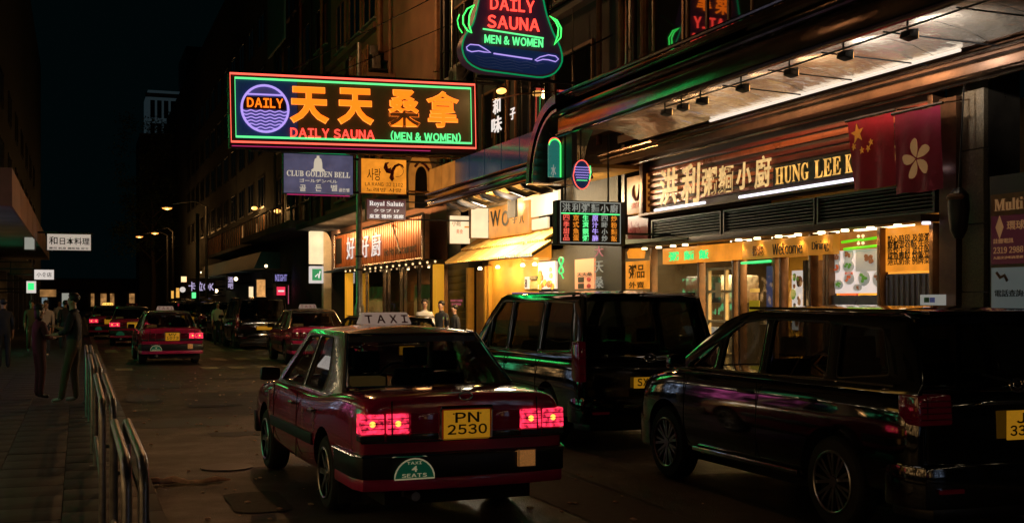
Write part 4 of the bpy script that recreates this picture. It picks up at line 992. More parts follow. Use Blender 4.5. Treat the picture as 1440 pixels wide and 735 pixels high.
    for (u0, u1) in ((917, 1015), (1018, 1147), (1150, 1316)):
        a, b = X(u0, 10.1), X(u1, 10.1)
        f = MB(); f.box(a, a + .04, -.12, -.0, lz0, lz1); f.box(b - .04, b, -.12, -.0, lz0, lz1); f.box(a + .04, b - .04, -.118, 0, lz1 - .03, lz1); f.box(a + .04, b - .04, -.118, 0, lz0, lz0 + .03)
        F = f.build('louvre_frame', g['louvre'], r)
        BOX('louvre_back', g['matt black'], F, a, b, -.015, .0, lz0, lz1)
        for i in range(7):
            z = lz0 + .045 + i * .049
            m = MB(); m.hexa([(a + .03, -.10, z), (b - .03, -.10, z), (b - .03, -.03, z + .02), (a + .03, -.03, z + .02), (a + .03, -.10, z + .012), (b - .03, -.10, z + .012), (b - .03, -.03, z + .032), (a + .03, -.03, z + .032)])
            m.build('slat', g['louvre'], F)
    BOX('header', g['header brown'], r, X(885), bx1, -.30, .02, 2.79, 2.885, .01)
    # downlights under the header
    for i, u in enumerate((903, 923, 943, 960, 1035, 1061, 1091, 1118, 1151, 1184, 1220, 1258, 1298)):
        x = X(u, 9.98)
        m = MB(); m.lathe([(.055, 0), (.055, .02), (.05, .034)], 14, 'z', (x, -.17, 2.756)); d = m.build('downlight', g['bulb warm' if u < 1280 else 'tube white'], r, smooth=True)
        lamp('downlight_beam', 'SPOT', d, (x, -.17, 2.745), 9.0, (1.0, .60, .24), .05, (0, 0, 0), 120, .6)
    # welcome light box in two panels
    P = 10.0
    BOX('light_box', g['box orange'], r, X(925, P), X(1034, P), -.10, .05, 2.46, 2.745, .006); lb = BOX('light_box', M('welcome board', (.62, .30, .05), .5, noise_=(3, .15), emis=(.55, .20, .02), estr=.45), r, X(1036, P), X(1163, P), -.10, .05, 2.46, 2.745, .006)
    TEXT('lettering', 'Welcome', g['print black'], lb, X(1080, P), X(1121, P), 2.50, 2.68, -.11, -.01, .006); TEXT('lettering', 'Dining', g['print black'], lb, X(1135, P), X(1158, P), 2.50, 2.66, -.11, -.01, .006); TEXT('lettering', '歡迎', g['wood'], lb, X(1052, P), X(1066, P), 2.50, 2.66, -.11, -.01, .006)
    for i, ch in enumerate('粥麵飯'): TEXT('character', ch, g['tube green'], r, X(936 + i * 21, P), X(949 + i * 21, P), 2.51, 2.67, -.12, .04, .01)
    # shopfront: posts, glass, doors
    z0, z1 = .16, 2.45
    for u in (921, 988, 1037, 1046, 1095, 1104, 1146, 1166, 1171, 1243, 1317):
        x = X(u, XF); BOX('shopfront_post', g['wood' if u not in (1046, 1104, 1146) else 'bronze'], r, x - .035, x + .035, -.09, .04, z0, 2.78, .006)
    for (u0, u1) in ((924, 986), (1040, 1093), (1107, 1143)):
        a, b = X(u0), X(u1); p = MB().quad((a, -.02, z0), (b, -.02, z0), (b, -.02, z1), (a, -.02, z1)).build('shop_window', GL, r)
    m = MB(); a, b = X(1000), X(1036)
    for x in (a, (a + b) / 2 + .15, b): m.box(x - .025, x + .025, -.07, -.01, z0, 2.35)
    for z in (.9, 1.45, 1.95, 2.33): m.box(a + .025, b - .025, -.065, -.015, z - .02, z + .02)
    D = m.build('door', g['plaster cream'], r); MB().quad((a, -.03, z0), (b, -.03, z0), (b, -.03, 2.33), (a, -.03, 2.33)).build('pane', GL, D)
    BOX('door_notice', g['plaster cream'], D, a + .28, a + .46, -.08, -.072, 1.85, 2.1)
    # tubes, panels and things inside
    m = MB(); m.tube([(X(1052), -.12, 2.40), (X(1093), -.12, 2.41)], .022, 6); m.build('green_tube', g['tube green'], r)
    bp = BOX('blue_panel', g['blue door'], r, X(1074), X(1093), .05, .1, z0, 2.34)
    for k in range(4): m = MB(); m.lathe([(.09, 0), (.09, .012)], 14, 'y', (X(1087), .035, 2.05 - k * .42)); m.build('plate_print', g['black'], bp)
    BOX('notice', g['box warm'], r, X(1053), X(1066), .02, .03, 1.93, 1.99); BOX('notice', M('notice yellow', (.5, .4, .05), .5, emis=(.4, .25, .01), estr=.6), r, X(1052), X(1066), .02, .03, 1.55, 1.8)
    ps = BOX('food_poster', g['poster panel'], r, X(1112), X(1128), .02, .04, 1.35, 2.25)
    random.seed(8)
    for k in range(14):
        m = MB(); cx = random.uniform(X(1114), X(1126)); cz = random.uniform(1.4, 2.2); q = random.uniform(.03, .09); m.prism([(cx + q * math.cos(a) * random.uniform(.6, 1), cz + q * math.sin(a)) for a in [2 * PI * i / 8 for i in range(8)]], .012, .018); m.build('food_print', g[random.choice(['food brown', 'print black', 'food green', 'food brown'])], ps)
    BOX('inner_column', g['wood'], r, X(1129), X(1137), .0, .3, z0, 2.4)
    # kitchen end with a hood and lamps, counters
    BOX('counter', g['steel panel'], r, X(924), X(985), .25, .9, z0, 1.15, .02); BOX('hood', g['steel'], r, X(930), X(978), .5, 1.3, 1.75, 2.25, .04)
    for k in range(6): m = MB(); x = X(935 + k * 9); m.lathe([(.03, 0), (.10, .12), (.11, .16), (.10, .16)], 10, 'z', (x, .5, 1.16)); m.build('bowl', g['china'], r)
    for (xa, xb) in ((X(1045), X(1093)), (X(1105), X(1160))): BOX('table', g['wood'], r, xa, xb, 1.2, 1.8, .85, .9)
    for i, u in enumerate((945, 1000, 1055, 1110, 1150)):
        x = X(u); L = BOX('ceiling_lamp', g['bulb warm'], r, x - .3, x + .3, 1.4, 1.5, 2.90, 2.94); lamp('ceiling_light', 'AREA', L, (x, 1.45, 2.88), 95, (1, .60, .22), (.7, .3))
    for u in (960, 1010, 1070, 1125):
        BOX('wall_picture', g[random.choice(['box orange dim', 'poster panel', 'food red'])], r, X(u), X(u) + .5, 3.36, 3.4, 1.4, 2.1)
    # lit window of dishes
    a, b = X(1173), X(1241); Zt, Zb = Z(1207, 325), Z(1207, 412)
    BOX('sill_board', g['steel panel'], r, a, b, -.05, .1, z0, Zb - .03); pz = Z(1207, 351); pb = BOX('menu_panel', g['poster panel'], r, a + .0, b - .0, .02, .05, Zb, pz)
    BOX('menu_header', g['box orange dim'], r, a, b, .02, .05, pz + .004, Zt); 
    for (zc, xa, xb) in ((pz + .02, a + .25, b), (pz + .12, a + .2, a + .6), (pz + .13, b - .45, b - .05)):
        m = MB(); m.tube([(xa, -.01, zc), (xb, -.01, zc + .02)], .02, 6); m.build('green_stripe', M('lime tube', (.1, .5, .02), .4, emis=(.16, .75, .01), estr=.9), r)
    for k in range(6): MB().ball(((a + b) / 2 + .02 + .1 * (k % 2), -.0, Zt - .07 - .05 * (k // 2)), .022, 8, 6).build('bulb', g['bulb small'], r)
    def dish(u, v, w_, h_, food, sq=False):
        x, z = X(u), Z(u, v); m = MB()
        if sq: m.box(x - w_, x + w_, .008, .018, z - h_, z + h_)
        else: m.prism([(x + w_ * math.cos(t), z + h_ * math.sin(t)) for t in [2 * PI * i / 16 for i in range(16)]], .008, .018)
        d = m.build('dish', g['china'], pb, smooth=False)
        random.seed(int(u * v)); m = MB()
        for q in range(7):
            cx, cz = x + random.uniform(-.42, .42) * w_, z + random.uniform(-.42, .42) * h_; s = .20 * min(w_, h_)
            m.prism([(cx + s * 1.3 * math.cos(t), cz + s * math.sin(t)) for t in [2 * PI * i / 7 for i in range(7)]], -.002 - .001 * q, .007)
        m.build('food', g[food], d)
    dish(1192, 358, .12, .10, 'food brown'); dish(1192, 374, .13, .09, 'food green'); dish(1219, 366, .26, .15, 'food brown', True); dish(1193, 392, .12, .08, 'food red'); dish(1214, 391, .13, .11, 'food green'); dish(1234, 392, .12, .11, 'food brown'); dish(1176, 360, .08, .12, 'food brown'); dish(1176, 376, .08, .08, 'food red'); dish(1178, 400, .11, .07, 'food green'); dish(1205, 404, .10, .05, 'food brown')
    TEXT('lettering', '煲仔飯', g['food red'], pb, X(1187), X(1199), Z(1193, 386), Z(1193, 382), .012, .03, .003)
    # orange written board and metal panel
    a, b = X(1247), X(1315); zt2, zb2 = Z(1281, 318), Z(1281, 381)
    wb_ = BOX('menu_board', g['box orange'], r, a, b, -.02, .04, zb2, zt2, .004)
    rows = ['點心時段 及第粥', '鮮蝦雲吞麵 牛肉', '乾炒牛河 煲仔飯', '咸魚雞粒 炒飯皇', '港式奶茶 例牌菜']
    for k, t in enumerate(rows):
        z = zt2 - .13 - (zt2 - zb2 - .2) * (k + 1) / 5.2
        TEXT('lettering', t, g['print black'], wb_, a + .06, b - .06, z, z + .10, -.03, .005 + .012 * (k % 2), .003)
    BOX('metal_panel', g['steel panel'], r, a, b, -.02, .04, z0, zb2 - .03)
    for k in range(9): x = a + .05 + k * (b - a - .1) / 8; BOX('panel_rib', g['steel panel'], r, x - .015, x + .015, -.04, -.02, z0, zb2 - .05)
    BOX('notice', g['china'], r, X(1312), X(1348), -.2, -.19, Z(1330, 431), Z(1330, 414)); BOX('notice', g['print green'], r, X(1318), X(1325), -.205, -.2, Z(1330, 425), Z(1330, 418)); BOX('notice', g['blue door'], r, X(1326), X(1333), -.205, -.2, Z(1330, 425), Z(1330, 418))
    # left boards
    P = 10.1
    o = BOX('side_board', g['box orange dim'], r, X(883, P), X(911, P), -.12, .0, Z(897, 300, P), Z(897, 247, P), .005)
    m = MB(); cx, cz = X(897, P), Z(897, 270, P)
    for s in (-1, 1): m.tube([(cx + s * .03, -.13, cz - .16), (cx + s * .13, -.13, cz - .06), (cx + s * .14, -.13, cz + .06), (cx + s * .10, -.13, cz + .14)], [.02, .04, .03, .01], 6)
    m.build('emblem', g['print wine'], o); TEXT('lettering', '美味', g['print red'], o, X(889, P), X(905, P), Z(897, 293, P), Z(897, 284, P), -.13, .02, .003)
    BOX('side_panel', M('wine panel', (.13, .02, .04), .3, noise_=(2, .3)), r, X(883, P), X(911, P), -.10, .0, Z(897, 338, P), Z(897, 303, P))
    o = BOX('poster', g['box orange'], r, X(880, P), X(911, P), -.10, .0, Z(896, 406, P), Z(896, 367, P)); TEXT('lettering', '粥品', g['print black'], o, X(885, P), X(907, P), Z(896, 391, P), Z(896, 372, P), -.11, .02, .003); TEXT('lettering', '外賣', g['print black'], o, X(885, P), X(907, P), Z(896, 405, P), Z(896, 396, P), -.11, .02, .003)
    m = MB(); m.lathe([(.16, 0), (.18, .12), (.12, .2)], 12, 'z', (X(896, P), -.12, Z(896, 363, P))); m.build('lamp_shade', g['box orange'], r)
    m = MB(); a, b = X(868, 9.8), X(960, 9.8); m.hexa([(a, -.55, 2.86), (b, -.32, 2.86), (b, -.3, 2.86), (a, 0, 2.86), (a, -.5, 2.97), (b, -.31, 2.88), (b, -.3, 2.885), (a, 0, 2.99)]); m.build('green_awning', g['fabric green'], r)
    # ---------------- canopy over the pavement
    y_o, y_i = 8.0 - XF, 9.55 - XF; a, b = X(788, 8.0), xe + 1.0
    cn = BOX('canopy_fascia', g['fascia metal'], r, a, b, y_o - .05, y_o + .10, 4.70, 5.02, .012)
    BOX('canopy_fascia', g['fascia metal'], r, a, b, y_o + .05, y_o + .16, 5.08, 5.42, .012)
    for z, d in ((4.70, .07), (5.05, .13), (5.10, .05), (5.43, .02)):
        m = MB(); m.tube([(a, y_o - d, z), (b, y_o - d, z)], .035, 8); m.build('canopy_rail', g['fascia metal'], r, smooth=True)
    BOX('canopy_roof', g['dark render'], r, a, b, y_o + .05, .02, 5.2, 5.3)
    # soffit of polished sheets, gently curved
    N = 14
    for i in range(N):
        xa, xb = a + (b - a) * i / N + .006, a + (b - a) * (i + 1) / N - .006
        m = MB(); pr = [(y_o + .10, 4.72), (y_o + .42, 4.83), (y_o + .85, 4.86), (y_o + 1.25, 4.80), (y_i, 4.70)]
        for k in range(len(pr) - 1): m.quad((xa, pr[k][0], pr[k][1]), (xb, pr[k][0], pr[k][1]), (xb, pr[k + 1][0], pr[k + 1][1]), (xa, pr[k + 1][0], pr[k + 1][1]))
        m.build('soffit_sheet', g['soffit metal'], r, smooth='all')
    BOX('inner_soffit', g['bronze'], r, a, b, y_i, .0, 4.735, 4.76)
    m = MB(); m.tube([(X(1000, 9.55), y_i - .02, 4.68), (X(1352, 9.55), y_i - .02, 4.68)], .022, 6); m.build('cove_tube', EM('cove light', (1.0, .84, .68), 1.0), r, smooth=True)
    # lamps and hangers
    for i, u in enumerate((935, 958, 985, 1042, 1110, 1186, 1276)):
        x = X(u, 8.35); y = 8.35 - XF
        m = MB(); m.hexa([(x - .085, y - .04, 4.62), (x + .085, y - .04, 4.62), (x + .085, y + .08, 4.59), (x - .085, y + .08, 4.59), (x - .075, y - .03, 4.69), (x + .075, y - .03, 4.69), (x + .075, y + .09, 4.71), (x - .075, y + .09, 4.71)]); m.box(x - .012, x + .012, y - .01, y + .01, 4.69, 4.84)
        f = m.build('floodlight', g['black'], r, smooth=True, bevel=.01)
        MB().box(x - .06, x + .06, y + .092, y + .10, 4.61, 4.68).build('lens', g['sodium dim'], f)
        lamp('floodlight_beam', 'SPOT', f, (x, y + .14, 4.62), 105 if u > 1050 else 44, (1, .86, .70) if u > 1150 else (1, .55, .24), .06, (math.radians(122), 0, 0), 135, .8)
    for i in range(5):
        x = X(1020, 8.5) + i * (X(1350, 8.5) - X(1020, 8.5)) / 4; m = MB(); m.tube([(x, y_o + .45, 4.80), (x + .5, y_i + .5, 4.62)], .01, 5); m.build('tie_rod', g['dark metal'], r)
    m = MB(); m.tube([(X(935, 8.3), 8.3 - XF, 4.71), (X(1110, 8.3), 8.3 - XF, 4.70), (xe + .5, 8.3 - XF, 4.72)], .012, 5); m.build('cable', g['black'], r)
    # curved polished end of the canopy
    for (Rx, Rz, tk, d0, d1, mt) in ((1.45, 1.45, .16, -.12, .95, 'fascia metal'), (1.20, 1.2, .05, -.10, .9, 'trim metal')):
        m = MB(); K = 12; P0 = [(a + .05 - Rx * math.sin(PI / 2 * k / K), 3.95 + .02 + Rz * math.cos(PI / 2 * k / K)) for k in range(K + 1)]; P1 = [(a + .05 - (Rx - tk) * math.sin(PI / 2 * k / K), 3.97 + (Rz - tk) * math.cos(PI / 2 * k / K)) for k in range(K + 1)]
        for k in range(K):
            m.hexa([(P1[k + 1][0], y_o + d0, P1[k + 1][1]), (P0[k + 1][0], y_o + d0, P0[k + 1][1]), (P0[k + 1][0], y_o + d1, P0[k + 1][1]), (P1[k + 1][0], y_o + d1, P1[k + 1][1]), (P1[k][0], y_o + d0, P1[k][1]), (P0[k][0], y_o + d0, P0[k][1]), (P0[k][0], y_o + d1, P0[k][1]), (P1[k][0], y_o + d1, P1[k][1])])
        m.build('curved_end', g[mt], r, smooth=True)
    BOX('end_panel', g['black'], r, a - 1.0, a + .05, y_o + .2, y_o + .3, 3.97, 5.0)
    # ---------------- upper floors with windows
    k = 0
    for zf in (5.75, 8.6, 11.5, 14.4, 17.3):
        for (u0, u1, nb) in ((922, 965, 1), (968, 1096, 4), (1100, 1230, 4), (1240, 1420, 4)):
            x0_, x1_ = X(u0, XF), X(u1, XF)
            win(r, x0_, x1_, zf, zf + 2.05, 'rust frame' if nb > 1 else 'bronze', 'window glass', (nb,), True, 0, .07); k += 1
        BOX('ledge', g['concrete'], r, xl, 7, -.28, .0, zf - .35, zf - .22)
    for u, rr, mt in ((882, .07, 'rust frame'), (889, .035, 'galvanised steel'), (900, .05, 'dark metal'), (914, .08, 'rust frame')): pipe(r, X(u), 5.4, 20, rr, -.12, mt)
    for zf in (8.1, 11.0): aircon(r, X(905), zf)
M('window glass', (.012, .014, .015), .03, spec=1.0, coat=1.0)
hung_lee()

def flags():
    for nm, lb, u0, u1, v0a, v1a, mt, kind in (('china_flag', 'red flag with yellow stars hanging over the end of the gold lettering', 1192, 1256, 165, 265, 'flag red', 's'), ('bauhinia_flag', 'dark red flag with a pale five petalled flower, at the right of the sign', 1258, 1322, 155, 270, 'flag wine', 'p')):
        Pn = 9.72; uc = (u0 + u1) / 2; yc = YX(uc, Pn); r = thing(nm, lb, 'flag', (Pn, yc, 0), -PI / 2)
        X = lambda u: yc - YX(u, Pn); zt, zb_ = ZX(uc, v0a, Pn), ZX(uc, v1a, Pn)
        x0, x1 = X(u0), X(u1); N = 14; m = MB(); vs = []
        for j in range(11):
            for i in range(N + 1):
                t = i / N; s = j / 10
                vs.append((x0 + (x1 - x0) * t - .03 * s * math.sin(t * 5) + (.12 * s * (1 - t) if kind == 's' else 0), .025 * math.sin(t * 13 + s * 1.5) * (s * .8 + .2), zt + (zb_ - zt) * s + .01 * math.sin(t * 7)))
        m._add(vs, [(j * (N + 1) + i, j * (N + 1) + i + 1, (j + 1) * (N + 1) + i + 1, (j + 1) * (N + 1) + i) for j in range(10) for i in range(N)])
        cm = m.build('cloth', g[mt], r, smooth='all')
        W_, H_ = x1 - x0, zt - zb_
        def star(cx, cz, R, rot=0):
            P = []
            for k in range(10): q = R if k % 2 == 0 else R * .40; a = PI / 2 + k * PI / 5 + rot; P.append((cx + q * math.cos(a), cz + q * math.sin(a)))
            MB().prism(P, -.045, -.035).build('star', g['flag star'], cm)
        if kind == 's':
            star(x0 + W_ * .28, zt - H_ * .20, .135, .15); star(x0 + W_ * .20, zt - H_ * .38, .05, .3); star(x0 + W_ * .38, zt - H_ * .45, .05, .1); star(x0 + W_ * .52, zt - H_ * .44, .05, .5); star(x0 + W_ * .58, zt - H_ * .36, .05, .2)
        else:
            cx, cz = x0 + W_ * .55, zt - H_ * .60
            for k in range(5):
                a = PI / 2 + k * 2 * PI / 5 + .2; P = []
                for (d, s) in ((.02, .0), (.06, .04), (.11, .068), (.17, .078), (.22, .06), (.25, .02), (.26, -.02), (.235, -.045), (.19, -.05), (.13, -.045), (.07, -.025)): P.append((cx + d * math.cos(a) - s * math.sin(a), cz + d * math.sin(a) + s * math.cos(a)))
                MB().prism(P, -.045, -.035).build('petal', g['flag petal'], cm)
        m = MB(); m.tube([(x0 - .05, 0, zt + .02), (x1 + .05, 0, zt + .02)], .02, 6); m.tube([(x0, 0, zt + .02), (x0, .48, zt + .1)], .012, 5); m.tube([(x1, 0, zt + .02), (x1, .48, zt + .1)], .012, 5); m.build('flag_rod', g['trim metal'], r)
flags()

def right_end_shop():
    Yc = 11.0; r = thing('office_sign', 'dark shop bay at the right edge with wine and grey name boards', 'sign', (10.05, Yc, 0), -PI / 2); P = 10.05
    X = lambda u: Yc - YX(u, P); Z = lambda v, u=1416: ZX(u, v, P)
    BOX('surround', g['black'], r, X(1390), X(1500), .02, .12, .12, Z(245)); BOX('frame_board', g['wood'], r, X(1394), X(1498), -.01, .02, Z(436), Z(272))
    TEXT('lettering', serif('Multi'), g['flag petal'], r, X(1401), X(1441), Z(296), Z(279), -.02, .0, .006)
    a = BOX('name_board', M('wine board', (.10, .015, .03), .5, emis=(.05, .006, .014), estr=.4), r, X(1397), X(1495), -.03, -.01, Z(371), Z(303)); 
    m = MB(); cx, cz = X(1409), Z(319); m.prism([(cx - .06, cz), (cx, cz - .13), (cx + .06, cz), (cx, cz + .13)], -.04, -.03); m.build('diamond_emblem', g['flag petal'], a)
    TEXT('lettering', '環球', g['flag petal'], a, X(1420), X(1445), Z(324), Z(311), -.04, .01, .003); TEXT('lettering', '註冊電訊', g['flag petal'], a, X(1401), X(1429), Z(342), Z(335), -.04, .005, .003)
    TEXT('lettering', '2319 2988', g['flag petal'], a, X(1401), X(1443), Z(356), Z(347), -.04, .01, .003); TEXT('lettering', '九龍尖沙咀商業樓', g['flag petal'], a, X(1401), X(1443), Z(364), Z(360), -.04, .0, .003)
    b = BOX('notice_board', M('grey board', (.40, .42, .44), .5, emis=(.06, .075, .08), estr=.6), r, X(1397), X(1495), -.03, -.01, Z(436), Z(376)); TEXT('lettering', '電話查詢:', g['print black'], b, X(1403), X(1445), Z(417), Z(407), -.04, .03, .003)
    m = MB(); m.tube([(X(1405), -.035, Z(383)), (X(1410), -.035, Z(390)), (X(1416), -.035, Z(387)), (X(1420), -.035, Z(395))], .02, 5); m.build('emblem', g['wood'], b)
    BOX('bay_wall', g['dark tile'], r, X(1500) + .003, Yc - 5.8, -.0, .2, .1, 4.88)
    q = thing('covered_lamp', 'hooded dark bundle hanging on the granite pier right of the menu board', 'lamp', (9.9, YX(1348, 9.9), 0), -PI / 2)
    z0, z1 = ZX(1348, 335, 9.9), ZX(1348, 275, 9.9)
    m = MB(); m.lathe([(.05, 0), (.10, .10), (.13, .35), (.12, .52), (.05, .6)], 10, 'z', (0, 0, z0)); m.build('hood', g['black'], q, smooth=True)
    m = MB(); m.ball((0, -.04, z1 - .02), .12, 10, 6, (1.1, .8, .5)); m.build('cap', g['wood'], q, smooth=True); m = MB(); m.tube([(0, 0, z1), (-.02, .1, 4.4)], .012, 5); m.build('cable', g['black'], q)
right_end_shop()

def wo_shop():
    Yc = 27.0; r = thing('corner_restaurant', 'brightly lit shop with corrugated yellow awning and cream wall, centre', 'building', (XF, Yc, 0), -PI / 2)
    X = lambda u, P=XF: Yc - YX(u, P); Z = lambda u, v, P=XF: ZX(u, v, P)
    xl, xr = X(628), X(874)
    m = MB(); m.box(xl, xr, 0, .5, 4.4, 22); m.build('wall', g['dark render'], r)
    BOX('lit_wall', g['plaster cream'], r, X(648), X(792), .0, .4, 2.95, 4.398); BOX('gold_wall', g['wall gold'], r, X(686), X(758), .0, .4, .12, 2.945); BOX('dark_shutter', g['dark metal'], r, X(630), X(659), .0, .4, .12, 4.39)
    for k in range(12): BOX('slat', g['dark metal'], r, X(632), X(657), -.03, .0, .3 + k * .2, .47 + k * .2, .01)
    t = BOX('notice', g['sign black'], r, X(634), X(655), -.05, -.03, Z(645, 432), Z(645, 417)); TEXT('lettering', 'SHORT HAIR', g['pink print'], t, X(636), X(653), Z(645, 424), Z(645, 421), -.055, .03, .002); TEXT('lettering', 'BARBER', g['pink print'], t, X(638), X(651), Z(645, 429), Z(645, 426), -.055, .03, .002)
    # door
    for u in (661, 686, 691): BOX('door_post', g['wall gold'], r, X(u) - .07, X(u) + .07, -.10, .1, .12, 2.7, .01)
    BOX('door', g['shop wood'], r, X(665), X(683), .1, .15, .12, 2.6); BOX('door_handle', g['black'], r, X(680), X(681.5), .04, .1, .9, 1.5)
    BOX('side_bay', g['dark render'], r, X(758), xr, .0, .4, .12, 4.39)
    # awning: two tiers of corrugated sheets
    for tier, (Xa, za, Xb, zb_, ua, ub) in enumerate(((9.60, 3.13, 10.12, 3.44, 0, 0), (9.15, 2.79, 9.64, 3.09, 0, 0))):
        y0_, y1_ = Yc - 29.9, Yc - (23.9 if tier == 0 else 23.5)
        for s in range(7):
            a, b = y0_ + (y1_ - y0_) * s / 7, y0_ + (y1_ - y0_) * (s + 1) / 7 - .004
            n = 24; vs = []; 
            for (Xp, zp) in ((Xa, za), (Xb, zb_)):
                for i in range(n + 1): vs.append((a + (b - a) * i / n, Xp - XF, zp + .034 * math.cos(i * 2 * PI / 4)))
            m = MB(); m._add(vs, [(i, i + 1, n + 1 + i + 1, n + 1 + i) for i in range(n)]); m.build('awning_sheet', g['awning yellow'], r, smooth='all')
    for k in range(7):
        x = Yc - 29.8 + k * 1.03; m = MB(); m.tube([(x, 9.15 - XF, 2.74), (x, -.02, 3.36)], .02, 5); m.build('awning_bracket', g['dark metal'], r)
    m = MB(); m.tube([(Yc - 29.9, 9.16 - XF, 2.75), (Yc - 23.5, 9.16 - XF, 2.75)], .02, 5); m.build('awning_bar', g['dark metal'], r)
    # signs on the lit wall
    P = 9.85; a = BOX('orange_sign', g['box orange'], r, X(689, P), X(745, P), -.38, -.30, Z(717, 331, P), Z(717, 287, P), .01)
    for i, (ch, u0, u1) in enumerate((('W', 692, 706), ('O', 708, 718), ('子', 723, 729), ('八', 733, 739))): TEXT('character', ch, g['print black'], a, X(u0, P), X(u1, P), Z((u0 + u1) / 2, 318 if i < 2 else 314, P), Z((u0 + u1) / 2, 296 if i < 2 else 303, P), -.39, .02, .004)
    P = 9.9; m = MB(); pl = rounded([(X(735, P), Z(757, 304, P)), (X(783, P), Z(757, 304, P)), (X(783, P), Z(757, 275, P)), (X(735, P), Z(757, 275, P))], .22, 4); m.prism(pl, -.32, -.26); m.build('rounded_sign', g['box cream'], r, smooth=True)
    BOX('cream_sign', g['box cream'], r, X(747, P), X(770, P), -.30, -.25, Z(757, 322, P), Z(757, 307, P)); 
    BOX('light_post', g['box cream'], r, X(779, 9.8), X(786, 9.8), -.42, -.36, Z(782, 322, 9.8), Z(782, 256, 9.8))
    BOX('black_banner', g['matt black'], r, X(717, 9.6), X(728, 9.6), -.66, -.60, Z(722, 306, 9.6), Z(722, 262, 9.6))
    # canopy
    y_o = 8.0 - XF; a, b = Yc - 27.6, Yc - 20.3
    BOX('canopy_fascia', g['fascia metal'], r, a, b, y_o, y_o + .12, 4.08, 4.36, .01)
    for z in (4.06, 4.22, 4.38): m = MB(); m.tube([(a, y_o - .03, z), (b, y_o - .03, z)], .03, 8); m.build('canopy_rail', g['fascia metal'], r, smooth=True)
    BOX('canopy_soffit', g['wall gold'], r, a, b, y_o + .1, 0, 4.31, 4.38)
    for k in range(8):
        x = a + .5 + k * .85; m = MB()
        m.tube([(x, y_o + .25, 4.28), (x + .05, y_o + .4, 4.10), (x, y_o + .75, 4.0), (x - .05, y_o + 1.1, 4.12), (x, y_o + 1.5, 4.26)], .07, 7); m.build('bracket', g['black' if k % 2 else 'dark metal'], r, smooth=True)
    for k in range(8):
        x = a + .9 + k * .85; m = MB(); m.ball((x, y_o + .55, 4.2), .06, 8, 6); L = m.build('lamp', g['bulb warm'], r)
    for k in range(4):
        x = a + 1.0 + k * 1.7; lamp('canopy_light', 'AREA', r, (x, y_o + 1.2, 4.15), 120, (1.0, .64, .28), (.9, .5), (math.radians(25), 0, 0))
    for u in (675, 700, 735, 752): 
        x = X(u, 9.7); m = MB(); m.lathe([(.05, 0), (.06, .04), (.03, .08)], 10, 'z', (x, -.5, 2.58)); m.build('lamp', g['bulb warm'], r); lamp('awning_light', 'POINT', r, (x, -.5, 2.48), 45, (1.0, .58, .17), .08)
    for u, e_ in ((692, 260), (742, 170)):
        lamp('sign_light', 'POINT', r, (X(u, 9.0), -1.5, 3.95), e_, (1.0, .82, .58), .3)
    # parapet glass of the canopy
    for k in range(7):
        xa, xb = a + (b - a) * k / 7 + .02, a + (b - a) * (k + 1) / 7 - .02
        BOX('parapet_panel', g['box orange dim'] if k < 2 else g['parapet glass'], r, xa, xb, y_o + .05, y_o + .08, 4.42, 4.98)
    # posters and boards to the right of the awning
    m = MB(); m.lathe([(.30, 0), (.34, .05), (.34, .36), (.30, .42)], 16, 'z', (X(772), -.3, Z(772, 366))); m.build('drum_lamp', g['box orange'], r, smooth=True)
    o = BOX('poster', g['poster panel'], r, X(760), X(784), -.06, -.0, Z(772, 406), Z(772, 368)); random.seed(4)
    for k in range(16):
        m = MB(); cx = random.uniform(X(762), X(782)); cz = random.uniform(Z(772, 404), Z(772, 372)); q = random.uniform(.05, .13); m.prism([(cx + q * math.cos(t), cz + q * .8 * math.sin(t)) for t in [2 * PI * i / 7 for i in range(7)]], -.075 - .001 * k, -.062); m.build('food_print', g[random.choice(['food brown', 'food red', 'awning yellow', 'food green'])], o)
    o = BOX('poster', g['poster panel'], r, X(741), X(746), -.06, -.0, Z(744, 406), Z(744, 389)); TEXT('lettering', '8', g['print black'], o, X(742), X(745), Z(744, 404), Z(744, 392), -.07, .03, .003)
    o = BOX('poster', g['plaster cream'], r, X(748), X(757), -.06, -.0, Z(752, 406), Z(752, 395)); o = BOX('notice', g['black'], r, X(748), X(758), -.06, -.0, Z(752, 393), Z(752, 388))
    o = BOX('poster', M('salmon poster', (.6, .30, .18), .6, emis=(.62, .24, .12), estr=.7), r, X(812, 9.9), X(839, 9.9), -.36, -.30, Z(825, 406, 9.9), Z(825, 364, 9.9)); zq = lambda v: Z(825, v, 9.9)
    TEXT('lettering', '天天桑', g['print black'], o, X(816, 9.9), X(837, 9.9), zq(388), zq(383), -.37, .02, .003)
    for (u, v, mt) in ((821, 393, 'print black'), (821, 402, 'print black'), (832, 393, 'print red'), (832, 402, 'print red')):
        if mt == 'print black': BOX('printed_patch', g[mt], o, X(u - 4, 9.9), X(u + 4, 9.9), -.37, -.362, zq(v + 3.5), zq(v - 3.5))
        else: m = MB(); m.prism([(X(u, 9.9) + .10 * math.cos(t), zq(v) + .045 * math.sin(t)) for t in [2 * PI * i / 14 for i in range(14)]], -.37, -.362); m.build('printed_patch', g[mt], o)
    for i, ch in enumerate('大天桑'): TEXT('character', ch, g['pink print' if i == 0 else 'print grey'], r, X(838, 9.8), X(850, 9.8), Z(844, 361 + i * 22, 9.8), Z(844, 345 + i * 22, 9.8), -.42, -.005, .006)
    BOX('dark_board', g['black'], r, X(838, 9.82), X(874, 9.82), -.38, -.30, .12, 3.3)
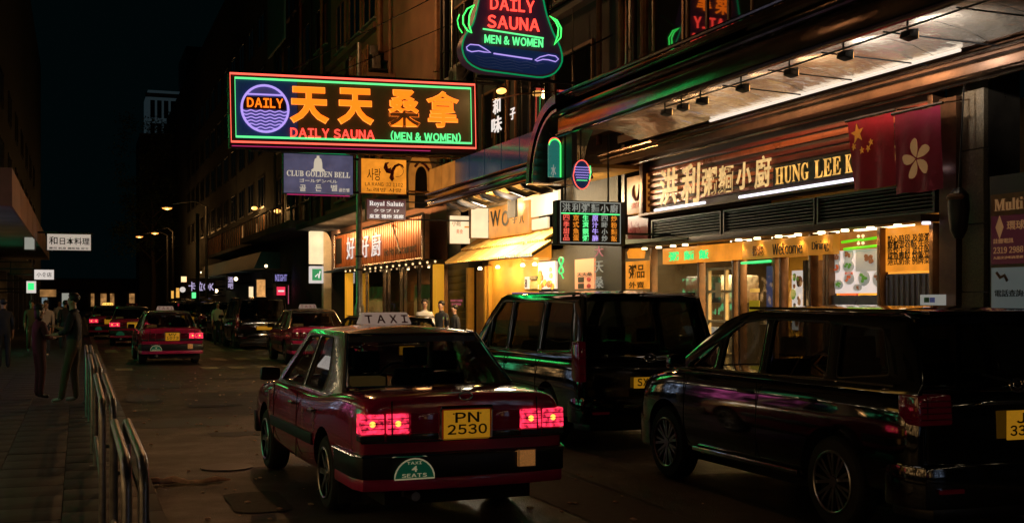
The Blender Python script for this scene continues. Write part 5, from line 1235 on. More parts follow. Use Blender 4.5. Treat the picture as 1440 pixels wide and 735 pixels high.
    m = MB(); cx, cz = X(789, 9.6), Z(789, 373, 9.6); m.tube([(cx + .12 * math.sin(t * 2), -.6, cz + .17 * math.cos(t)) for t in [2 * PI * k / 18 for k in range(18)]], .02, 5, closed=True); m.tube([(cx, -.6, cz - .17), (cx + .12, -.6, cz - .28)], .015, 5); m.build('green_squiggle', g['tube green'], r)
    # upper floors
    for zf in (5.6, 8.5, 11.4, 14.3):
        for (u0, u1) in ((640, 672), (680, 716), (726, 772), (782, 836)):
            win(r, X(u0), X(u1), zf, zf + 1.7, 'rust frame', 'window glass', (2,), True, 0, .06)
        BOX('ledge', g['concrete'], r, xl, xr, -.22, 0, zf - .4, zf - .28)
    for u, rr, mt in ((634, .10, 'dark metal'), (643, .04, 'galvanised steel'), (676, .04, 'rust frame'), (720, .05, 'rust frame'), (776, .05, 'dark metal'), (851, .06, 'rust frame')): pipe(r, X(u), 5.0, 20, rr, -.14, mt)
    for (u, z) in ((700, 7.6), (745, 7.6), (700, 10.4), (660, 7.7)): aircon(r, X(u), z)
    # small white brush-letter sign under the bottle sign, warm lamp
    for i, (ch, u0, u1, va, vb, mt) in enumerate((('和', 694, 704, 139, 160, 'print white'), ('味', 692, 706, 164, 187, 'print white'), ('子', 718, 725, 152, 168, 'print white'))): TEXT('character', ch, g[mt], r, X(u0, 9.3), X(u1, 9.3), Z((u0 + u1) / 2, vb, 9.3), Z((u0 + u1) / 2, va, 9.3), -.9, .03, .01)
    m = MB(); m.tube([(X(690, 9.3), -.86, Z(700, 190, 9.3)), (X(690, 9.3), -.86, Z(700, 136, 9.3)), (X(728, 9.3), -.86, Z(720, 136, 9.3)), (X(728, 9.3), .0, Z(720, 130, 9.3))], .02, 5); m.build('sign_bracket', g['rust frame'], r)
    m = MB(); m.ball((X(732), -.5, Z(732, 130)), .12, 10, 7, (1.6, 1, .6)); L = m.build('wall_lamp', g['sodium dim'], r); lamp('wall_light', 'POINT', L, (X(732), -.7, Z(732, 131)), 22, (1, .55, .2), .1)
    random.seed(9)
    for k in range(10):
        x = random.uniform(X(640), X(860)); m = MB(); m.tube([(x, -.15, 4.9), (x + random.uniform(-.3, .3), -.2, 7), (x + random.uniform(-1.2, 1.2), -.16, 9 + random.uniform(0, 3))], .015, 5); m.build('cable', g['black'], r)
M('parapet glass', (.05, .09, .12), .12, .3, noise_=(1.5, .5), emis=(.014, .03, .045), estr=.5)
wo_shop()
def neon_reflections():  # neon reflections in the polished canopy end, modelled as small glowing plates
    P = PP('hanging_emblem', 'small round hanging emblem with blue waves above the menu sign', 'sign', 18.6, 818); r = P.r; X, Z = P.x, P.z
    cx, cz = X(818), Z(818, 244)
    m = MB(); pl = [(cx + .165 * math.sin(t) * (1 if math.cos(t) < 0 else .9), cz + .27 * math.cos(t) * (.85 if math.cos(t) > 0 else 1)) for t in [2 * PI * k / 22 for k in range(22)]]
    m.prism(pl, 0, .08); m.build('plate', g['sign blue plate'], r, smooth=True); m = MB(); m.tube([(a, -.01, b) for a, b in pl], .009, 5, closed=True); m.build('rim_tube', g['neon salmon'], r)
    for i in range(6):
        m = MB(); zz = cz + .10 - i * .045; q = .135 - .012 * max(0, i - 2); m.tube([(cx - q + 2 * q * k / 14, -.015, zz + .012 * (k % 2)) for k in range(15)], .006, 4); m.build('wave_tube', g['neon violet' if i < 5 else 'neon green soft'], r)
    m = MB(); m.tube([(cx + .14, -.015, cz - .1), (cx + .165, -.015, cz + .03), (cx + .15, -.015, cz + .14)], .012, 5); m.build('green_tube', g['neon green soft'], r)
    m = MB(); m.tube([(cx, .04, cz + .2), (cx, .04, 4.9)], .012, 5); m.build('hanger', g['dark metal'], r)
    P = PP('arched_emblem', 'narrow arched blue and green lit emblem at the end of the canopy', 'sign', 19.6, 780); r = P.r; X, Z = P.x, P.z  # second reflection, made as a lit arched plate
    cx = X(780); zt, zb_ = Z(780, 196), Z(780, 249); q = (X(788) - X(772)) / 2
    arc = [(cx + q * math.cos(a), zt - q + q * math.sin(a)) for a in [PI * k / 8 for k in range(9)]]
    m = MB(); m.prism([(cx + q, zb_)] + arc + [(cx - q, zb_)], 0, .06); m.build('plate', M('emblem teal', (.02, .08, .12), .3, emis=(.015, .12, .10), estr=1.0, noise_=(6, .6)), r)
    m = MB(); m.tube([(cx + q, -.01, zb_)] + [(a, -.01, b) for a, b in arc], .010, 5); m.build('rim_tube', g['neon green'], r); m = MB(); m.tube([(a - .0, -.0, b + .03) for a, b in arc], .009, 5); m.build('red_tube', g['neon salmon'], r)
    TEXT('lettering', '水', g['print grey'], r, cx - q * .7, cx + q * .2, zb_ + .02, zb_ + .22, -.01, .02, .004)
    m = MB(); m.tube([(cx, .04, zt), (cx, .3, 4.9)], .012, 5); m.build('hanger', g['dark metal'], r)
def white_boxes():
    for nm, lb, Y, u0, u1, va, vb, mt, tx in (('white_lightbox', 'white lightbox with small brush marks at the left end of the yellow awning', 29.4, 632, 661, 303, 343, 'box cream', ('小館', '美食')), ('cream_lightbox', 'plain cream lightbox between the marked white one and the orange WO sign', 28.6, 662, 687, 292, 335, 'box cream', None)):
        P = PP(nm, lb, 'lightbox', Y, (u0 + u1) / 2); uc = (u0 + u1) / 2; q = P.r; x0, x1, z0, z1 = P.x(u0), P.x(u1), P.z(uc, vb), P.z(uc, va)
        BOX('cabinet', g['rust frame'], q, x0, x1, 0, .16, z0, z1, .01); BOX('face', g[mt], q, x0 + .012, x1 - .012, -.02, 0, z0 + .012, z1 - .012)
        if tx: TEXT('lettering', tx[0], g['food brown'], q, x0 + .06, x0 + .30, z1 - .28, z1 - .12, -.028, .0, .004); TEXT('lettering', tx[1], g['food red'], q, x0 + .18, x0 + .36, z1 - .48, z1 - .36, -.028, .0, .004); BOX('mark', g['box orange'], q, x1 - .16, x1 - .04, -.025, -.02, z1 - .32, z1 - .28)
        MB().tube([(x1, .08, z1 - .06), (XF - P.Xc, .08, z1 - .06)], .02, 5).build('bracket', g['dark metal'], q)
white_boxes()
neon_reflections()

def ho_ho():
    Yc = 40.0; r = thing('copper_sign_restaurant', 'restaurant building with ribbed copper sign board and yellow door posts', 'building', (XF, Yc, 0), -PI / 2)
    X = lambda u, P=XF: Yc - YX(u, P); Z = lambda u, v, P=XF: ZX(u, v, P)
    xl, xr = Yc - 50.0, X(628)
    m = MB(); m.box(xl, xr, 0, .5, 3.0, 26); m.build('wall', g['brown render'], r); m = MB(); m.box(xl, xr, .5, 12, 4, 26); m.build('wall', g['dark render'], r)
    P = 9.6; zb_, zt = 3.03, 4.36; sx0, sx1 = X(472, P), X(596, P)
    bd = BOX('sign_board', g['rust frame'], r, sx0, sx1, -.60, -.42, zb_, zt, .02)
    n = 46
    for k in range(n): a = sx0 + .1 + (sx1 - sx0 - .2) * k / n; BOX('rib', g['ribbed copper'], bd, a, a + (sx1 - sx0 - .2) / n * .6, -.64, -.60, zb_ + .06, zt - .06)
    frame(bd, sx0, sx1, zb_, zt, -.62, .05, 'trim metal')
    for k in range(5):
        x = sx0 + 1.5 + k * (sx1 - sx0 - 3) / 4; lamp('sign_light', 'AREA', r, (x, -1.6, zt - .1), 60, (1.0, .50, .18), (1.5, .15), (math.radians(80), 0, 0))
    for i, (u0, u1) in enumerate(((490, 501), (509, 521), (525, 538))):
        uc = (u0 + u1) / 2; TEXT('character', '好好廚'[i], g['print white'], bd, X(u0, P), X(u1, P), Z(uc, 364 - i * 2, P), Z(uc, 333 - i * 3, P), -.66, .0, .008)
    TEXT('lettering', 'Ho Ho Restaurant', g['print black'], bd, X(543, P), X(588, P), Z(565, 357, P), Z(565, 346, P), -.655, .02, .004)
    BOX('arch_plate', g['black'], bd, X(474, P), X(482, P), -.65, -.60, zb_ + .2, zt - .15)
    # row of round bulbs
    for k in range(16):
        x = X(486, 9.7) + k * (X(612, 9.7) - X(486, 9.7)) / 15; MB().ball((x, -.5, 2.92), .035, 8, 6).build('bulb', g['bulb small'], r)
    BOX('header', g['black'], r, X(470), X(622), -.45, .0, 2.95, 3.02)
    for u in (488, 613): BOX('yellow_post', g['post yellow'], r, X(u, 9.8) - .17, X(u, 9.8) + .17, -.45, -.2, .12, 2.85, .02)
    # shop window with curtains
    BOX('back_wall', g['shop wood'], r, X(472), X(625), 2.4, 2.5, 0, 3.0); BOX('shop_ceiling', g['black'], r, X(472), X(625), 0, 2.4, 2.97, 2.999)
    for u in (495, 516, 541, 547, 564, 570, 590, 608): BOX('shopfront_post', g['trim metal'], r, X(u) - .06, X(u) + .06, -.06, .04, .12, 2.9)
    m = MB(); m.quad((X(495), -.01, .12), (X(608), -.01, .12), (X(608), -.01, 2.9), (X(495), -.01, 2.9)); m.build('shop_window', GL, r)
    for (u0, u1) in ((510, 527), (572, 604)):
        a, b = X(u0), X(u1); nn = 24; vs = []
        for z in (.2, 2.3):
            for i in range(nn + 1): vs.append((a + (b - a) * i / nn, .25 + .05 * math.sin(i * 1.9), z))
        m = MB(); m._add(vs, [(i, i + 1, nn + 2 + i, nn + 1 + i) for i in range(nn)]); m.build('curtain', g['plaster cream'], r, smooth='all')
    for k in range(4):
        x = X(505) + k * (X(600) - X(505)) / 3; L = BOX('ceiling_lamp', g['bulb warm'], r, x - .2, x + .2, 1.0, 1.1, 2.90, 2.95); lamp('ceiling_light', 'AREA', L, (x, 1.05, 2.88), 30, (1.0, .52, .18), (.8, .4))
    # upper facade
    for zf in (5.9, 9.0, 12.1, 15.2):
        for (u0, u1) in ((474, 486), (492, 508), (512, 530)): win(r, X(u0), X(u1), zf, zf + 2.0, 'rust frame', 'window glass', (2,), True, 0, .08)
        BOX('ledge', g['brown render'], r, xl, X(534), -.25, 0, zf - .5, zf - .3)
    for u, rr, mt in ((538, .1, 'rust frame'), (622, .12, 'rust frame'), (626, .05, 'dark metal'), (553, .05, 'brown render')): pipe(r, X(u), 4.6, 25, rr, -.12, mt)
    for (u, v) in ((512, 103), (523, 98), (542, 88), (546, 100)): aircon(r, X(u), Z(u, v), -.5)
    a, b = X(528), X(556); zz = Z(545, 112)
    f = MB(); f.box(a, b, -1.0, 0, zz - .12, zz); bal = f.build('balcony', g['brown render'], r)
    for k in range(12): x = a + (b - a) * k / 11; MB().tube([(x, -.97, zz), (x, -.97, zz + .9)], .022, 5).build('baluster', g['rust frame'], bal)
    MB().tube([(a, -.97, zz + .9), (b, -.97, zz + .9)], .03, 5).build('handrail', g['rust frame'], bal)
    # lower canopy ledge above the sign
    BOX('canopy', g['dark render'], r, xl, xr, -1.5, .0, 4.75, 5.0, .02); m = MB(); m.tube([(X(560), -.3, 4.7), (X(600, 9.6), -1.4, 3.2)], .03, 5); m.build('stay', g['dark metal'], r)
ho_ho()
def pier_block():
    Yc = 56.0; r = thing('corner_block', 'dark block with a cream lit sign pier and round topped panel beyond the copper sign', 'building', (XF, Yc, 0), -PI / 2)
    X = lambda u, P=XF: Yc - YX(u, P)
    m = MB(); m.box(Yc - 66, Yc - 50.05, 0, .5, 0, 26); m.box(Yc - 66, Yc - 50.05, .5, 12, 0, 26); m.build('wall', g['dark render'], r)
    for zf in (6.5, 9.8, 13, 16.2):
        for k in range(4): win(r, Yc - 65 + k * 3.9, Yc - 62.4 + k * 3.9, zf, zf + 1.9, 'dark metal', 'window glass', (2,), True, 0, .08)
    for k in range(6): pipe(r, Yc - 64.5 + k * 2.6, 5, 25, .07, -.12, 'rust frame' if k % 2 else 'dark metal')
    BOX('banner', g['awning blue'], r, Yc - 60, Yc - 55, -1.2, -1.1, 14, 22)
    BOX('upper_ledge', g['dark render'], r, Yc - 66, Yc - 50.05, -1.8, 0, 4.9, 5.2)
    P = PP('pier_sign', 'cream lightbox over a white box with a green emblem, in front of a lit pier', 'sign', 49.6, 445); q = P.r; X, Z = P.x, P.z
    BOX('cream_box', g['box cream'], q, X(436), X(455), 0, .3, Z(445, 371), Z(445, 325), .02); b = BOX('white_box', g['box white'], q, X(436), X(455), 0, .3, Z(445, 398), Z(445, 374), .02)
    BOX('green_emblem', g['green box'], b, X(439), X(452), -.03, 0, Z(445, 394), Z(445, 378)); m = MB(); m.tube([(X(443), -.04, Z(445, 389)), (X(447), -.04, Z(445, 385)), (X(448), -.04, Z(445, 391)), (X(450), -.04, Z(445, 381))], .03, 4); m.build('emblem_mark', g['print white'], b)
    m = MB(); pl = [(X(469), Z(460, 372))] + [(X(457) + (X(469) - X(457)) * math.cos(a), Z(460, 350) + .75 * math.sin(a)) for a in [PI / 2 * k / 6 for k in range(7)]] + [(X(456), Z(460, 326)), (X(456), Z(460, 372))]
    m.prism(pl, .3, .5); m.build('rounded_panel', g['plaster cream'], q, smooth=True); BOX('pier', g['plaster cream'], q, X(457), X(468), .3, .7, .12, Z(460, 372))
    BOX('top_ledge', g['rust frame'], q, X(434), X(474), -.2, .6, Z(450, 322), Z(450, 318)); lamp('pier_light', 'SPOT', q, (X(462), -1.6, Z(460, 330)), 130, (1, .62, .30), .1, (math.radians(60), 0, 0), 110)
pier_block()
def far_right():
    Yc = 80.0; r = thing('awning_building', 'far dark building with blue grey awning and railed balcony on the right side', 'building', (XF, Yc, 0), -PI / 2)
    X = lambda u, P=XF: Yc - YX(u, P); Z = lambda u, v, P=XF: ZX(u, v, P)
    m = MB(); m.box(Yc - 150, Yc - 66.05, 0, 12, 0, 24); m.build('wall', g['dark render'], r)
    P = 9.2; a, b = Yc - 94, Yc - 63.5
    for k in range(8):
        xa, xb = a + (b - a) * k / 8, a + (b - a) * (k + 1) / 8 - .03
        m = MB(); m.hexa([(xa, P - XF - .4, 3.5), (xb, P - XF - .4, 3.5), (xb, .0, 3.5), (xa, .0, 3.5), (xa, P - XF - .0, 4.4), (xb, P - XF - .0, 4.4), (xb, .0, 4.4), (xa, .0, 4.4)]); m.build('awning_panel', g['awning blue'], r)
    fl = BOX('balcony', g['dark render'], r, Yc - 92, Yc - 58, -1.0, .0, 4.95, 5.15)
    for k in range(34): x = Yc - 91 + k; MB().tube([(x, -.95, 5.15), (x, -.95, 6.35)], .035, 5).build('baluster', g['rust frame'], fl)
    MB().tube([(Yc - 92, -.95, 6.4), (Yc - 57, -.95, 6.4)], .05, 5).build('handrail', g['dark metal'], fl)
    for (u, v) in ((365, 293), (398, 297)): 
        x = X(u); m = MB(); m.ball((x, -.3, Z(u, v)), .18, 8, 6, (2, 1, .6)); L = m.build('wall_lamp', g['sodium dim'], r); lamp('wall_light', 'POINT', L, (x, -.6, Z(u, v)), 60, (1, .5, .15), .15)
    for (u, v) in ((341, 337), (360, 336)): BOX('lit_window', g['window lit warm'], r, X(u), X(u) + .5, -.05, .0, Z(u, v), Z(u, v) + .9)
    for zf in (7.2, 10.4, 13.6, 16.8):
        for k in range(12): win(r, Yc - 120 + k * 4.4, Yc - 117.4 + k * 4.4, zf, zf + 1.9, 'dark metal', 'window glass', (2,), False, 0, .1)
    items = (('amber_box', 'tall amber lit panel beneath the far blue awning', 'lightbox', 66, 360, 374, 392, 420, 'amber box', None), ('cream_box', 'small cream lit panel left of the amber panel', 'lightbox', 68, 349, 357, 402, 420, 'box cream', None),
             ('red_lightbox', 'square red lightbox over the parked cars', 'sign', 60, 388, 402, 402, 416, 'red lightbox', '一'), ('violet_sign', 'dim violet lettered board above the red lightbox', 'sign', 60, 384, 406, 383, 398, 'sign black', 'NIGHT'),
             ('violet_letters_sign', 'pale violet vertical letter sign under the awning', 'sign', 75, 318, 330, 387, 408, 'sign black', '酒\n吧'), ('violet_word_sign', 'wide pale violet lettered sign at the far end of the awning', 'sign', 85, 263, 303, 394, 411, 'sign black', '卡拉OK'),
             ('round_clock_sign', 'small round white sign among orange lamps far down the street', 'sign', 90, 253, 261, 402, 412, 'box white', None), ('green_far_sign', 'small green and white far sign under the round sign', 'sign', 88, 269, 281, 410, 420, 'neon green soft', None),
             ('orange_far_sign', 'small tilted orange far lightbox, left one of a pair', 'lightbox', 92, 240, 245, 408, 420, 'box warm', None), ('orange_far_sign', 'taller orange far lightbox, right one of a pair', 'lightbox', 91, 247, 253, 404, 419, 'box warm', None),
             ('red_far_sign', 'small dim red far sign below the orange pair', 'sign', 87, 249, 256, 424, 431, 'red lightbox', None), ('warm_far_panel', 'pair of low warm lit far window panels by the traffic', 'lightbox', 86, 271, 277, 426, 440, 'box warm', None),
             ('warm_far_panel', 'bright cream far shop lamp above the violet letters', 'lightbox', 89, 254, 263, 388, 397, 'bulb small', None), ('teal_pillar_sign', 'tall dim magenta strip beside the red lightbox', 'sign', 60, 404, 407, 400, 428, 'pink print', None))
    for nm, lb, ct, Y, u0, u1, va, vb, mt, tx in items:
        P = PP(nm, lb, ct, Y, (u0 + u1) / 2); uc = (u0 + u1) / 2; q = P.r; x0, x1 = P.x(u0), P.x(u1); z0, z1 = P.z(uc, vb), P.z(uc, va)
        if 'round' in nm:
            m = MB(); m.lathe([((x1 - x0) / 2, 0), ((x1 - x0) / 2, .2)], 18, 'y', (0, 0, (z0 + z1) / 2)); m.build('face', g[mt], q)
        else:
            BOX('cabinet', g['dark metal'], q, x0, x1, .0, .25, z0, z1, .02); f = BOX('face', g[mt], q, x0 + .04, x1 - .04, -.04, 0, z0 + .04, z1 - .04)
            if tx: TEXT('lettering', tx, g['print white' if 'red' in nm else ('violet print' if nm != 'violet_sign' else 'neon violet dim')], q, x0 + .1, x1 - .1, z0 + (.1 if 'red' not in nm else (z1 - z0) * .42), z1 - (.1 if 'red' not in nm else (z1 - z0) * .42), -.05, .04, .02)
        m = MB(); m.tube([(x1 - .05, .1, (z0 + z1) / 2), (XF - P.Xc + .3, .1, (z0 + z1) / 2)], .05, 5); m.build('bracket', g['dark metal'], q)
far_right()
# ------------------------------------------------------------------ left side of the street
def left_side():
    XW = -3.3
    r = thing('left_building', 'dark building row with shops along the left pavement', 'building', (XW, 60, 0), PI / 2)   # local x = Y-60, front -y = +X
    m = MB(); m.box(-85, 60, 0, 12, 3.2, 24); m.build('wall', g['dark render'], r)
    X = lambda Y: Y - 60
    for k in range(24):
        Y = -22 + k * 6.0; BOX('pier', g['dark tile'], r, X(Y), X(Y) + .5, -.05, .6, .1, 3.2)
    lit = {1: 'shop lit cool', 3: 'shop lit warm', 4: 'shop lit warm', 5: 'shop lit warm', 6: 'shop lit green', 7: 'shop lit pink', 8: 'shop lit cool', 9: 'shop lit warm', 10: 'shop lit green', 13: 'window lit warm'}  # glowing panes out of view, added for fill and car reflections
    for k in range(23):
        Y = -22 + k * 6.0; mt = lit.get(k)
        BOX('shutter', g[mt] if mt else g['dark metal'], r, X(Y) + .52, X(Y) + 5.98, .3, .4, .9 if mt else .1, 2.7 if mt else 3.15)
        if mt:
            for j in range(1, 4): BOX('mullion', g['black'], r, X(Y) + j * 1.5, X(Y) + j * 1.5 + .06, .22, .29, .1, 3.15)
    for zf in (4.5, 7.6, 10.7):
        for k in range(18):
            Y = -20 + k * 7; win(r, X(Y), X(Y) + 2.6, zf, zf + 1.6, 'dark metal', 'window glass', (2,), False, 0, .08)
    # unseen lightboxes on the left frontage, added for reflections in the car paint
    names = [('white shop lightbox', 8, 'box white'), ('warm shop lightbox', 15, 'box warm'), ('green shop lightbox', 22, 'green box'), ('white shop lightbox', 30, 'box white')]
    for i, (lb, Y, mt) in enumerate(names):
        q = thing('shop_lightbox', ['small white lightbox on the left frontage, nearest the camera', 'small warm lightbox on the left frontage, second from the camera', 'small green lightbox on the left frontage between warm and white ones', 'small white lightbox on the left frontage, fourth from the camera'][i], 'lightbox', (XW, Y, 0), PI / 2)
        BOX('cabinet', g['dark metal'], q, -1.1, 1.1, -.25, -.01, 3.25, 3.95, .02); BOX('face', g[mt], q, -1.04, 1.04, -.28, -.25, 3.31, 3.89)
    q = thing('light_string', 'string of small warm bulbs along the left shopfronts', 'lights', (XW, 0, 0), PI / 2); m = MB(); m.tube([(2 + k * 2, -.5, 3.1 + (.12 if k % 2 else 0)) for k in range(14)], .01, 4); m.build('cable', g['black'], q)  # bulbs out of view, added for sparkles in the car paint
    for k in range(26): MB().ball((2 + k, -.5, 3.1 + (0 if k % 2 else .06)), .045, 7, 5).build('bulb', g['bulb string'], q)
    # concrete canopy with pale fascia
    c = thing('left_canopy', 'low canopy slab with a pale panelled fascia over the left pavement', 'canopy', (-1.2, 22.8 * 1.086, 0), 0)
    Y0 = 22.8 * 1.086; z0, z1 = 3.63, 4.37
    BOX('slab', g['concrete'], c, -2.2, -.05, .05, 34, z0 + .05, z1 - .05); BOX('end_fascia', M('fascia pink', (.24, .15, .13), .7, noise_=(2, .25), bump=(10, .3, .01)), c, -2.2, -.0, -.02, .04, z0, z1)
    for k in range(9): BOX('side_fascia', MATS['fascia pink'], c, -.048, .0, .06 + k * 3.5, .06 + k * 3.5 + 3.46, z0, z1, .01)
    lamp('canopy_glow', 'POINT', c, (2.6, -2.5, z1 + .3), 10, (1, .5, .3), .3)
    # hanging signs on the left
    P = PP('restaurant_sign', 'white hanging sign with black characters over the left pavement, larger and lower left', 'sign', 40, 97); q = P.r
    x0, x1, z0, z1 = P.x(65), P.x(129), P.z(97, 353), P.z(97, 328)
    BOX('cabinet', g['dark metal'], q, x0, x1, 0, .2, z0, z1, .01); BOX('face', M('jp face', (.3, .27, .25), .5, emis=(.50, .42, .36), estr=.8, noise_=(3, .1)), q, x0 + .03, x1 - .03, -.02, 0, z0 + .03, z1 - .03)
    TEXT('lettering', '日本料理', g['print black'], q, P.x(84), P.x(126), P.z(97, 344), P.z(97, 334), -.03, .025, .004); TEXT('lettering', '和', g['print black'], q, P.x(69), P.x(81), P.z(97, 344), P.z(97, 333), -.03, .02, .004); TEXT('lettering', '壽司 刺身 鐵板燒 定食', g['print black'], q, P.x(69), P.x(125), P.z(97, 350.5), P.z(97, 347.5), -.03, .01, .004)
    m = MB(); m.tube([(x1 + .05, .1, z1), (-3.3 - P.Xc, .1, z1 + .05)], .03, 5); m.build('bracket', g['dark metal'], q)
    for nm, lb, Y, u0, u1, va, vb, mt, tx in (('side_sign', 'tilted pale sign edge beside the white character sign, at the canopy end', 38, 33, 50, 327, 352, 'print grey', None), ('low_lightbox', 'small cream lightbox with dark script under the white character sign', 44, 47, 77, 378, 394, 'box white', '小食店'),
            ('green_lightbox', 'small lightbox with a green emblem below the cream one at left', 47, 36, 52, 394, 413, 'box white', None), ('brown_sign', 'dim brown board at head height under the cream lightbox', 52, 55, 80, 406, 418, 'window lit warm', None), ('brown_sign', 'dark brown board at the far left above the crowd', 46, 14, 46, 368, 386, 'bronze', None), ('post_sign', 'small upright grey traffic board near the standing man', 55, 86, 98, 411, 427, 'print grey', None)):
        P = PP(nm, lb, 'sign', Y, (u0 + u1) / 2); q = P.r; uc = (u0 + u1) / 2; x0, x1, z0, z1 = P.x(u0), P.x(u1), P.z(uc, vb), P.z(uc, va)
        BOX('cabinet', g['dark metal'], q, x0, x1, 0, .2, z0, z1, .01); BOX('face', g[mt], q, x0 + .03, x1 - .03, -.03, 0, z0 + .03, z1 - .03)
        if tx: TEXT('lettering', tx, g['print black'], q, x0 + .1, x1 - .1, z0 + .12, z1 - .12, -.035, .02, .004)
        if 'green' in nm: BOX('emblem', g['tube green'], q, x0 + .08, x1 - .1, -.035, -.03, z0 + .15, z1 - .1)
        m = MB(); m.tube([(x0 + .05, .1, z1), (-3.3 - P.Xc, .1, z1)], .03, 5); m.build('bracket', g['dark metal'], q)
        if z0 < 2.2: MB().tube([(0, .1, .1), (0, .1, z0)], .03, 6).build('post', g['galvanised steel'], q)
left_side()
def near_right():
    r = thing('near_shop_building', 'dark shop building on the right pavement beside the camera', 'building', (XF, -8, 0), -PI / 2)   # local x = -8 - Y
    m = MB(); m.box(-14, 18, 0, 6, 3.4, 20); m.build('wall', g['dark render'], r); BOX('pier', g['dark tile'], r, -14, -13.4, -.05, .6, .1, 3.4)
    for k, mt in enumerate((None, None, 'shop lit cool', 'shop lit warm', None, 'shop lit pink')):  # glowing windows out of view, added for reflections on the car rears
        x = -13.3 + k * 5; BOX('shop_window', g[mt or 'dark metal'], r, x, x + 4.2, .3, .4, .8, 2.7); BOX('pier', g['dark tile'], r, x + 4.25, x + 4.95, -.05, .6, .1, 3.4)
        for j in range(1, 4): BOX('mullion', g['black'], r, x + j * 1.05, x + j * 1.05 + .06, .22, .29, .8, 2.7)
        BOX('stall_riser', g['dark tile'], r, x, x + 4.2, .3, .4, .1, .79)
    for k in range(5): win(r, -12 + k * 5.6, -9.4 + k * 5.6, 4.6, 6.3, 'dark metal', 'window glass', (2,), False, 0, .08)
    q = thing('light_string', 'string of small warm bulbs along the right shopfronts beside the camera', 'lights', (XF, 0, 0), -PI / 2); m = MB(); m.tube([(-4 + k * 2, -.6, 3.0 + (.12 if k % 2 else 0)) for k in range(14)], .01, 4); m.build('cable', g['black'], q)  # unseen bulbs, added so the parked van has sparkles to reflect
    for k in range(26): MB().ball((-4 + k, -.6, 3.0 + (0 if k % 2 else .06)), .045, 7, 5).build('bulb', g['bulb string'], q)
near_right()
def reflection_neon():  # panel out of view, added for green reflections in the car windows
    q = thing('neon_sign', 'large green and pink neon tube panel on the left facade above the shops', 'sign', (-3.3, 40, 0), PI / 2)
    BOX('cabinet', g['sign black'], q, -5.5, 5.5, -.3, -.02, 5.6, 8.6)
    for k in range(6):
        z = 6.0 + k * .42; m = MB(); m.tube([(-5, -.36, z), (5, -.36, z)], .035, 6); m.build('neon_tube', EM('neon green strong', (.03, 3.0, .55), 2.8) if k != 2 else EM('neon pink strong', (3.0, .1, .8), 1.2), q)
    frame(q, -5.3, 5.3, 5.75, 8.45, -.36, .04, 'neon green')
reflection_neon()
def far_end():
    r = thing('far_building', 'low dark building with warm windows closing the far end of the street', 'building', (8, 205, 0), 0)
    BOX('wall', g['dark render'], r, -60, 60, 0, 14, -1, 5.4); BOX('cornice', g['brown render'], r, -60, 60, -.4, 0, 3.6, 5.2)
    random.seed(12)
    for k in range(34):
        x = -24 + k * 1.5; BOX('lit_window', g[random.choice(['window lit warm', 'window lit cool', 'black', 'black', 'window lit warm'])], r, x, x + random.uniform(.5, 1.0), -.2, 0, .8, 2.9)
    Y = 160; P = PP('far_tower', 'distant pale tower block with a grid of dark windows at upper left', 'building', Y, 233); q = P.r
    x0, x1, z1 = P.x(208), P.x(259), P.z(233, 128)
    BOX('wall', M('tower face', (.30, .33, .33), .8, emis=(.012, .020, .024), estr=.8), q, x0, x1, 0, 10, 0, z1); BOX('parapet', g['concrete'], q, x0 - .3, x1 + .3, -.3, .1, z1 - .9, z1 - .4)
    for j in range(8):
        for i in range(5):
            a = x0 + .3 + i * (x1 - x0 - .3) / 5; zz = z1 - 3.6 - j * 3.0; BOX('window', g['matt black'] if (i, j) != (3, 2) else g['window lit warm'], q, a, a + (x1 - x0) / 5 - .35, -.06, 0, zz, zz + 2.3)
    w3 = PP('far_block', 'dark block in front of the pale tower, hiding its lower floors', 'building', 140, 232); BOX('wall', g['dark render'], w3.r, w3.x(196), w3.x(268), 0, 8, 0, w3.z(232, 192)); BOX('parapet', g['dark tile'], w3.r, w3.x(196), w3.x(268), -.2, .3, w3.z(232, 192), w3.z(232, 189))  # block put in to darken the lower part of the tower
    w2 = PP('far_tower', 'dark tower behind the pale one with one dim lit window', 'building', 150, 330); q = w2.r
    BOX('wall', g['dark render'], q, w2.x(262), w2.x(400), 0, 12, 0, w2.z(330, 70)); BOX('window', g['window lit warm'], q, w2.x(287), w2.x(291), -.1, 0, w2.z(290, 98), w2.z(290, 84))
far_end()
def tree():
    x, y = 7.6, 132; r = thing('street_tree', 'faint dark tree in front of the pale far tower', 'tree', (x, y, .1))
    m = MB(); m.tube([(0, 0, 0), (.1, 0, 4), (-.1, 0, 8), (0, 0, 12)], [.3, .24, .18, .06], 8)
    random.seed(2)
    for k in range(8):
        a = random.uniform(0, 6.28); h = random.uniform(5, 11); m.tube([(0, 0, h), (1.3 * math.cos(a), 1.3 * math.sin(a), h + 1.2), (2.3 * math.cos(a), 2.3 * math.sin(a), h + 1.8)], [.1, .06, .02], 5)
    m.build('trunk', g['bark'], r, smooth=True)
    m = MB(); cl = [(random.uniform(-3.6, 2.6), random.uniform(-2, 2), random.uniform(7, 21)) for _ in range(60)]
    for c in cl:
        for k in range(70):
            v = Vector((random.gauss(0, .5), random.gauss(0, .5), random.gauss(0, .42))) + Vector(c); d = Vector((random.uniform(-1, 1), random.uniform(-1, 1), random.uniform(-.6, .6))).normalized() * .16; e = d.orthogonal().normalized() * .09
            m.quad(v - d, v + e, v + d, v - e)
    me = m.mesh('crown', fix=False); o = finish(me, 'crown', g['leaf'], r); o['kind'] = 'stuff'
tree()
